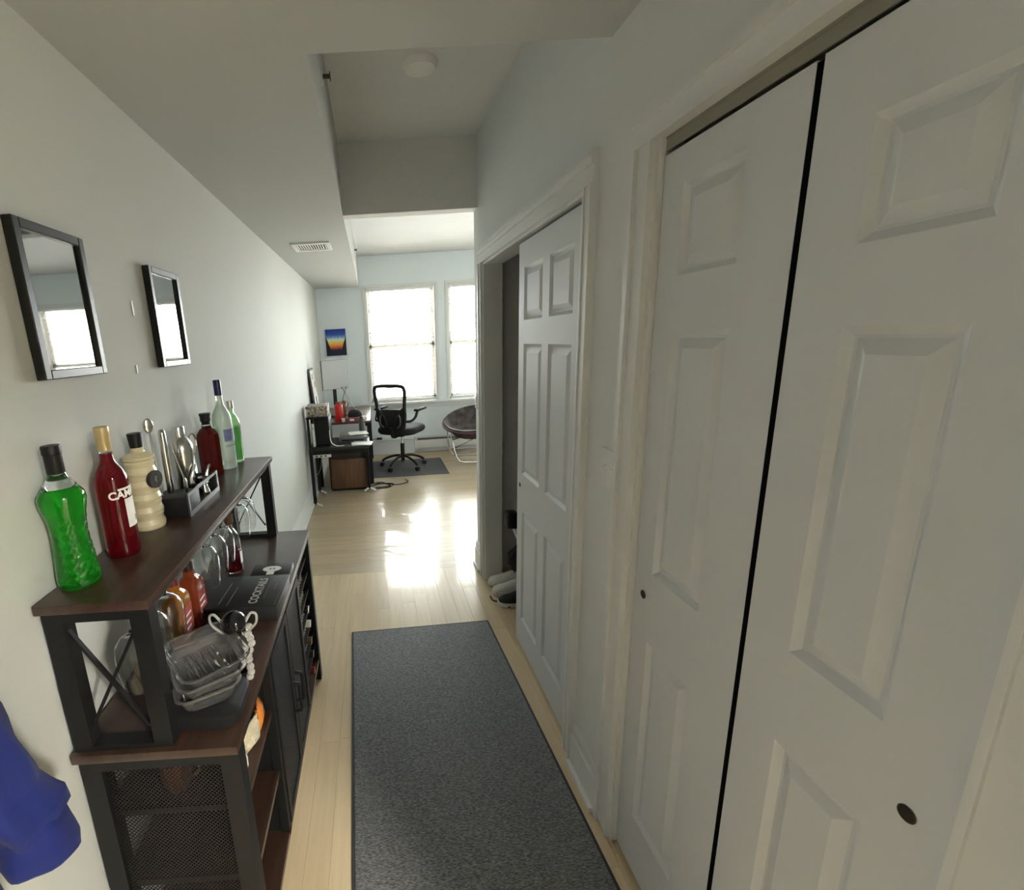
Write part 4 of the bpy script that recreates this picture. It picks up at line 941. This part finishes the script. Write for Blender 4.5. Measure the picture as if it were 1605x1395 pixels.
# cabinet under the stand
e = root('wood_cabinet', -0.335, 5.37, 0.0, 'low walnut cabinet with plain door under the desk', 'cabinet')
B('body', mat('cabinet_dark', (0.03,0.018,0.012), 0.5, noise=0.2), e, -0.225, 0.215, -0.20, 0.21, 0.02, 0.44)
B('door', m_cab, e, -0.205, 0.195, -0.222, -0.202, 0.035, 0.375, bev=0.001); B('plinth', m_black, e, -0.215, 0.205, -0.19, 0.20, 0.0, 0.02)
B('side_panel', mat('cabinet_dark', (0.03,0.018,0.012), 0.5), e, 0.197, 0.218, -0.224, -0.200, 0.02, 0.44)
e = root('grey_case', -0.41, 5.33, 0.44, 'small grey case on the walnut cabinet under the stand', 'case')
B('case_body', mat('case_grey', (0.16,0.15,0.14), 0.5, noise=0.3, nscale=40), e, -0.10, 0.09, -0.17, 0.10, 0, 0.060, bev=0.012); B('case_lid', mat('case_grey2', (0.22,0.21,0.20), 0.45), e, -0.095, 0.085, -0.165, 0.095, 0.060, 0.082, bev=0.008)
e = root('maroon_pouch', -0.215, 5.31, 0.44, 'shiny maroon pouch on the walnut cabinet beside the grey case', 'pouch')
bm = NB(); loft(bm, [[(x, y, z) for x, y, z in rrect(w, d, 0.03, z, 5)] for z, w, d in ((0,0.075,0.12),(0.02,0.088,0.14),(0.06,0.088,0.14),(0.085,0.07,0.12))]); obj('pouch_body', bm, mat('maroon_vinyl', (0.09,0.012,0.02), 0.2, coat=0.4), e, True, 60)
bm = NB(); cyl(bm, (-0.06,-0.139,0.05), (0.06,-0.139,0.05), 0.003, 6); obj('zip', bm, m_chrome, e)
e = root('green_roll', -0.53, 5.02, 0.0, 'green ring shaped tape hanging under the stand', 'tape'); e.location.z = 0.44
bm = NB(); tube(bm, arc((0,0,0.05), 0.030, 0, 2*PI, 20, 'xz'), 0.008, 8); obj('ring', bm, mat('green_tape', (0.10,0.22,0.05), 0.5), e, True)
e.location = (-0.515, 5.22, 0.44)
e = root('power_strip', -0.60, 4.70, 0.50, 'white power strip fixed below the stand top', 'power strip')
B('strip', m_white, e, -0.06, 0.12, -0.015, 0.015, 0.02, 0.05, bev=0.003)
for k in range(3): B('socket', m_dark, e, -0.035+0.045*k, -0.015+0.045*k, -0.0155, -0.015, 0.028, 0.042)
bm = NB(); tube(bm, bezier([(0.02,0,0.02),(0.0,0.0,-0.10),(-0.08,0.01,-0.25),(-0.085,0.02,-0.49)], 8), 0.004, 6); obj('strip_cord', bm, mat('cord_grey', (0.25,0.25,0.24), 0.5), e, True)
# ---- main desk
dk = root('desk', -0.40, 5.98, 0.0, 'red brown wooden desk with black legs along the left wall', 'desk')
B('desk_top', m_desk, dk, -0.315, 0.335, -0.62, 0.70, 0.735, 0.760, bev=0.002)
for xx in (-0.285, 0.312):
    for yy in (-0.59, 0.67): B('leg', m_black, dk, xx-0.020, xx+0.020, yy-0.024, yy+0.024, 0, 0.735)
B('apron', m_black, dk, 0.27, 0.295, -0.56, 0.65, 0.69, 0.735)
B('apron', m_black, dk, -0.26, 0.26, 0.655, 0.675, 0.60, 0.735)
e = root('grey_canister', -0.150, 5.325, 0.628-0.628, 'dark grey cylinder standing in front of the desk corner', 'canister'); e.location = (-0.16, 5.10, 0.628)  # plain dark canister, gives no light
bm = NB(); lathe(bm, [(0.0002,0),(0.03,0),(0.03,0.20),(0.027,0.205),(0.0002,0.205)], seg=20); obj('canister', bm, mat('canister_grey', (0.05,0.05,0.05), 0.4), e, True)
lath('canister_lid', [(0.0002,0.2055),(0.022,0.2055),(0.015,0.225),(0.0002,0.228)], m_blackp, e, 18)
e = root('red_flask', -0.425, 5.44, 0.760, 'red metal water flask on the desk', 'flask')
lath('flask_body', [(0.0002,0),(0.045,0),(0.048,0.004),(0.048,0.17),(0.044,0.188),(0.030,0.198),(0.0002,0.199)], mat('flask_red', (0.55,0.02,0.018), 0.35), e, 24)
lath('flask_cap', [(0.0002,0.1995),(0.027,0.1995),(0.027,0.225),(0.0002,0.227)], mat('flask_cap_red', (0.30,0.015,0.015), 0.4), e, 20)
e = root('figurine', -0.365, 5.62, 0.760, 'brown carved figurine behind the red flask', 'figurine')
lath('figure_body', [(0.0002,0),(0.03,0),(0.034,0.02),(0.022,0.07),(0.030,0.11),(0.020,0.15),(0.012,0.17),(0.022,0.19),(0.024,0.21),(0.0002,0.235)], mat('brown_wood', (0.20,0.09,0.04), 0.5, noise=0.3), e, 14)
for s in (-1,1):
    bm = NB(); tube(bm, [(s*0.02,0,0.13),(s*0.05,0,0.17),(s*0.035,0,0.21)], 0.008, 6); obj('arm', bm, mat('brown_wood', (0.20,0.09,0.04), 0.5), e, True)
e = root('baseball_cap', -0.245, 5.52, 0.760, 'black baseball cap lying on the desk', 'cap')
bm = NB(); lathe(bm, [(0.085,0.03),(0.087,0.05),(0.078,0.085),(0.05,0.112),(0.0002,0.12)], seg=20); obj('crown', bm, m_blackf, e, True)
bm = NB(); loft(bm, [[(x, -0.06-0.07*math.cos(x*12), z) for x, z in ((-0.07,0.03),(0,0.034),(0.07,0.03))], [(x, -0.04, z) for x, z in ((-0.075,0.032),(0,0.038),(0.075,0.032))]], cap=False, closed=False); obj('brim', bm, m_blackf, e, True)
e = root('book_pile', -0.235, 5.53, 0.760, 'pale notebook under the black cap on the desk', 'notebook', rz=0.1)
B('pages', m_paper, e, -0.11, 0.12, -0.08, 0.08, 0.002, 0.026); B('cover', mat('cover_tan', (0.50,0.42,0.32), 0.6), e, -0.113, 0.123, -0.083, 0.083, 0.026, 0.029); B('cover', mat('cover_tan', (0.50,0.42,0.32), 0.6), e, -0.113, 0.123, -0.083, 0.083, 0.0, 0.002)
e = root('maroon_box', -0.30, 5.395, 0.760, 'low maroon box on the front edge of the desk', 'box')
B('box_body', mat('maroon_card', (0.20,0.05,0.06), 0.5, noise=0.4, nscale=60), e, -0.05, 0.14, -0.03, 0.04, 0, 0.04, bev=0.003); B('box_label', m_paper, e, 0.0, 0.05, -0.0306, -0.030, 0.008, 0.032)
e = root('white_cup', -0.33, 5.40, 0.760, 'small white cup in front of the red flask', 'cup'); e.location = (-0.375, 5.385, 0.760)
lath('cup_body', [(0.0002,0),(0.018,0),(0.022,0.04),(0.021,0.04),(0.017,0.004),(0.0002,0.004)], m_white, e, 18)
bm = NB(); tube(bm, arc((0.022,0,0.022), 0.010, -1.4, 1.4, 8, 'xz'), 0.0025, 6); obj('cup_handle', bm, m_white, e, True)
# monitor
e = root('monitor', -0.475, 5.86, 0.760, 'computer monitor with pale grey screen standing on the desk', 'monitor', rz=math.radians(38))
B('panel', mat('bezel_grey', (0.16,0.16,0.165), 0.4), e, -0.185, 0.185, -0.012, 0.014, 0.335, 0.690, bev=0.003)
B('screen', mat('screen_grey', (0.52,0.53,0.54), 0.25), e, -0.181, 0.181, -0.0135, -0.012, 0.340, 0.686)
B('stand_neck', m_blackp, e, -0.022, 0.022, 0.014, 0.034, 0.012, 0.50, bev=0.003); B('stand_base', m_blackp, e, -0.11, 0.11, -0.07, 0.09, 0, 0.012, bev=0.003)
e = root('black_cable', -0.36, 5.80, 0.760, 'thin black cables hanging behind the monitor', 'cable')
bm = NB(); tube(bm, bezier([(-0.05,0.1,0.36),(0.02,0.08,0.25),(0.10,0.05,0.08),(0.14,0.02,0.01)], 8), 0.004, 6); tube(bm, bezier([(0.02,0.1,0.36),(-0.04,0.09,0.2),(-0.08,0.06,0.02)], 8), 0.004, 6); obj('cord', bm, m_blackp, e, True)
# board leaning on the wall
e = root('poster_board', LX+0.004, 5.47, 0.760, 'framed white poster leaning against the left wall behind the floral box', 'poster')
bm = NB()
def lean(z): return 0.055*(1-z/0.62)
loft(bm, [[(lean(z)+0.001, -0.12, z), (lean(z)+0.021, -0.12, z), (lean(z)+0.021, 0.22, z), (lean(z)+0.001, 0.22, z)] for z in (0.0, 0.62)]); obj('frame', bm, mat('frame_grey', (0.10,0.10,0.10), 0.5), e)
bm = NB(); loft(bm, [[(lean(z)+0.0212, -0.10, z), (lean(z)+0.0222, -0.10, z), (lean(z)+0.0222, 0.20, z), (lean(z)+0.0212, 0.20, z)] for z in (0.02, 0.60)]); obj('sheet', bm, m_paper, e)
for (a, b, z0, z1, c) in ((-0.06,0.04,0.50,0.56,(0.35,0.36,0.38)),(-0.02,0.08,0.16,0.30,(0.06,0.09,0.20)),(0.10,0.17,0.40,0.46,(0.55,0.25,0.25)),(-0.08,-0.02,0.32,0.42,(0.7,0.55,0.5))):
    bm = NB(); loft(bm, [[(lean(z)+0.0224, a, z), (lean(z)+0.0228, a, z), (lean(z)+0.0228, b, z), (lean(z)+0.0224, b, z)] for z in (z0, z1)]); obj('printed_block', bm, mat('print_%d' % int(1000*c[0]+a*1000), c, 0.7, noise=0.4, nscale=50), e)
# cables on the floor
e = root('floor_cables', 0.0, 5.28, 0.0, 'tangle of thin black cables on the floor beside the cabinet', 'cable')
for k, p in enumerate(([(-0.12,-0.02,0.005),(0.02,0.06,0.005),(0.16,0.02,0.005),(0.10,-0.10,0.005),(-0.02,-0.12,0.005),(-0.10,-0.10,0.005)], [(-0.12,0.05,0.006),(0.0,0.12,0.006),(0.08,0.03,0.012),(0.20,-0.02,0.006),(0.33,0.06,0.006),(0.31,0.16,0.006)], [(-0.12,0.09,0.006),(0.05,0.05,0.008),(0.12,-0.05,0.006),(-0.05,-0.09,0.008)])):
    bm = NB(); tube(bm, bezier(p, 8), 0.005, 6); obj('cord', bm, m_blackp, e, True)
# ---- small canvas painting
def sunset_material():
    m = bpy.data.materials.new('sunset_canvas'); m.use_nodes = True; nt = m.node_tree; b = nt.nodes['Principled BSDF']; b.inputs['Roughness'].default_value = 0.6
    tc = nt.nodes.new('ShaderNodeTexCoord'); sp = nt.nodes.new('ShaderNodeSeparateXYZ'); nt.links.new(tc.outputs['Generated'], sp.inputs[0])
    n = nt.nodes.new('ShaderNodeTexNoise'); n.inputs['Scale'].default_value = 9; nt.links.new(tc.outputs['Generated'], n.inputs['Vector'])
    ad = nt.nodes.new('ShaderNodeMath'); ad.operation = 'MULTIPLY_ADD'; ad.inputs[1].default_value = 0.10; nt.links.new(n.outputs['Fac'], ad.inputs[0]); nt.links.new(sp.outputs[2], ad.inputs[2])
    r = nt.nodes.new('ShaderNodeValToRGB'); el = r.color_ramp.elements
    el[0].position = 0.0; el[0].color = (0.004,0.006,0.03,1); el[1].position = 1.0; el[1].color = (0.008,0.03,0.30,1)
    for p, c in ((0.27,(0.006,0.01,0.06)),(0.32,(0.45,0.02,0.01)),(0.42,(0.75,0.25,0.03)),(0.55,(0.85,0.62,0.15)),(0.66,(0.75,0.78,0.60)),(0.74,(0.16,0.36,0.70)),(0.84,(0.03,0.10,0.42))):
        q = el.new(p); q.color = (*c, 1)
    nt.links.new(ad.outputs[0], r.inputs[0])
    # dark cliffs on both sides: |x-0.5| > 0.5 - width(z)
    sb = nt.nodes.new('ShaderNodeMath'); sb.operation = 'SUBTRACT'; sb.inputs[1].default_value = 0.5; nt.links.new(sp.outputs[0], sb.inputs[0])
    ab = nt.nodes.new('ShaderNodeMath'); ab.operation = 'ABSOLUTE'; nt.links.new(sb.outputs[0], ab.inputs[0])
    ht = nt.nodes.new('ShaderNodeMath'); ht.operation = 'MULTIPLY_ADD'; ht.inputs[1].default_value = 0.42; ht.inputs[2].default_value = 0.16; nt.links.new(ad.outputs[0], ht.inputs[0])
    gt = nt.nodes.new('ShaderNodeMath'); gt.operation = 'GREATER_THAN'; nt.links.new(ab.outputs[0], gt.inputs[0]); nt.links.new(ht.outputs[0], gt.inputs[1])
    lt = nt.nodes.new('ShaderNodeMath'); lt.operation = 'LESS_THAN'; lt.inputs[1].default_value = 0.80; nt.links.new(sp.outputs[2], lt.inputs[0])
    mu = nt.nodes.new('ShaderNodeMath'); mu.operation = 'MULTIPLY'; nt.links.new(gt.outputs[0], mu.inputs[0]); nt.links.new(lt.outputs[0], mu.inputs[1])
    mx = nt.nodes.new('ShaderNodeMix'); mx.data_type = 'RGBA'; mx.inputs[7].default_value = (0.004,0.004,0.012,1)
    nt.links.new(mu.outputs[0], mx.inputs[0]); nt.links.new(r.outputs[0], mx.inputs[6]); nt.links.new(mx.outputs[2], b.inputs['Base Color'])
    return m
e = root('canvas_painting', -0.498, FARY, 1.475, 'small canvas painting of an orange sunset between dark cliffs', 'painting')
B('canvas', mat('canvas_edge', (0.05,0.07,0.2), 0.7), e, -0.142, 0.142, -0.020, 0.0, 0, 0.365)
B('painted_face', sunset_material(), e, -0.142, 0.142, -0.022, -0.020, 0, 0.365)
# ---- baseboard heater
e = root('baseboard_heater', 1.65, FARY-0.02, 0.0, 'long white baseboard heater under the windows', 'heater')
B('back_plate', m_white, e, -1.10, 1.55, -0.012, 0.0, 0.02, 0.235); B('cover', m_white, e, -1.08, 1.53, -0.066, -0.058, 0.065, 0.185, bev=0.002)
B('top_hood', m_white, e, -1.10, 1.55, -0.066, -0.012, 0.222, 0.235, bev=0.003); B('bottom_lip', m_white, e, -1.10, 1.55, -0.066, -0.012, 0.02, 0.032, bev=0.003)
B('fin_block', mat('heater_fins', (0.15,0.15,0.15), 0.5, 0.5), e, -1.05, 1.50, -0.054, -0.014, 0.06, 0.20)
for xx in (-1.10, 1.53): B('end_cap', m_white, e, xx, xx+0.02, -0.068, -0.0125, 0.02, 0.235)
e = root('floor_ledge', 0.15, FARY-0.02, 0.0, 'low white ledge panel under the window beside the heater', 'panel')
B('ledge_panel', m_trim, e, -0.52, 0.395, -0.07, 0.0, 0.0, 0.21); B('ledge_cap', m_trim, e, -0.54, 0.395, -0.085, 0.0, 0.21, 0.225, bev=0.003)
e = root('power_adapter', 0.035, FARY-0.055, 0.225, 'small black power adapter on the low white ledge', 'adapter')
B('adapter', m_blackp, e, -0.04, 0.04, -0.02, 0.03, 0, 0.025, bev=0.005)
bm = NB(); tube(bm, bezier([(-0.04,0,0.012),(-0.12,-0.005,0.005),(-0.25,0.01,0.005)], 6), 0.004, 6); obj('cord', bm, m_blackp, e, True)
# ---- moon chair
mc = root('moon_chair', 1.33, 6.16, 0.0, 'round folding lounge chair with dark floral fabric and chrome legs', 'chair')
bm = NB(); ax = Matrix.Translation((0.0,0.02,0.45)) @ Matrix.Rotation(math.radians(13),4,'X') @ Matrix.Rotation(math.radians(-9),4,'Y')
prof = [(0.03,-0.09),(0.20,-0.075),(0.33,-0.01),(0.40,0.085),(0.425,0.125),(0.415,0.15),(0.385,0.145),(0.33,0.08),(0.20,0.0),(0.03,-0.02)]
lathe(bm, prof, seg=36); bmesh.ops.transform(bm, matrix=ax, verts=bm.verts[:]); obj('seat_cushion', bm, art_mat('dark_floral', (0.008,0.007,0.009), (0.09,0.075,0.075), 11), mc, True, 60)
bm = NB(); pts = [tuple(ax @ Vector((0.43*math.cos(2*PI*k/36), 0.43*math.sin(2*PI*k/36), 0.12))) for k in range(37)]; tube(bm, pts, 0.014, 8); o = obj('rim_tube', bm, mat('rim_mauve', (0.10,0.04,0.06), 0.6), mc, True)
for s, yy in ((-1,-0.12),(1,-0.10)):
    bm = NB(); tube(bm, bezier([(-0.36*s,yy+0.02,0.40),(-0.33*s,yy-0.01,0.22),(-0.29*s,yy-0.02,0.08),(-0.22*s,yy-0.03,0.022),(0.0,yy-0.03,0.015),(0.20*s,yy-0.02,0.016)], 8), 0.011, 8); obj('leg_tube', bm, m_chrome, mc, True)
    bm = NB(); tube(bm, bezier([(-0.36*s,0.20,0.45),(-0.34*s,0.26,0.2),(-0.30*s,0.30,0.05),(-0.20*s,0.31,0.015),(0.20*s,0.31,0.016)], 8), 0.011, 8); obj('leg_tube', bm, m_chrome, mc, True)
for s in (-1, 1):
    bm = NB(); tube(bm, [(s*0.34,-0.12,0.33),(s*0.10,0.1,0.33),(-s*0.30,0.28,0.10)], 0.009, 8); obj('cross_tube', bm, m_chrome, mc, True)
# ---- ceiling lamp of the kitchen behind the viewer: warm light through its doorway
cl = root('ceiling_lamp', 1.6, -1.6, ZL, 'round flush ceiling lamp of the kitchen behind the viewer', 'lamp')
lath('lamp_rim', [(0.17,0.0),(0.175,-0.02),(0.165,-0.035),(0.160,-0.035),(0.160,0.0)], m_white, cl, 32)
mc_ = bpy.data.materials.new('ceiling_diffuser'); mc_.use_nodes = True; q = mc_.node_tree.nodes['Principled BSDF']; q.inputs['Emission Color'].default_value = (1.0, 0.955, 0.84, 1); q.inputs['Emission Strength'].default_value = 480.0
lath('diffuser', [(0.0002,-0.030),(0.158,-0.030),(0.158,-0.026),(0.0002,-0.026)], mc_, cl, 32)
for k, (yy, zz, hh) in enumerate(((1.545, 1.785, 0.045), (1.505, 1.600, 0.026))):
    e = root('wall_scratch', LX, yy, zz, ['thin pale scratch on the left wall between the two pictures', 'short pale scratch on the left wall, the lower of the two'][k], 'strip', 'pale scratches between the pictures')  # pale wall scratches built as thin raised strips
    bm = NB(); rbox(bm, 0.0, 0.0025, -0.004, 0.004, -hh/2, hh/2, b=0.001, seg=1); obj('strip_body', bm, m_white, e)
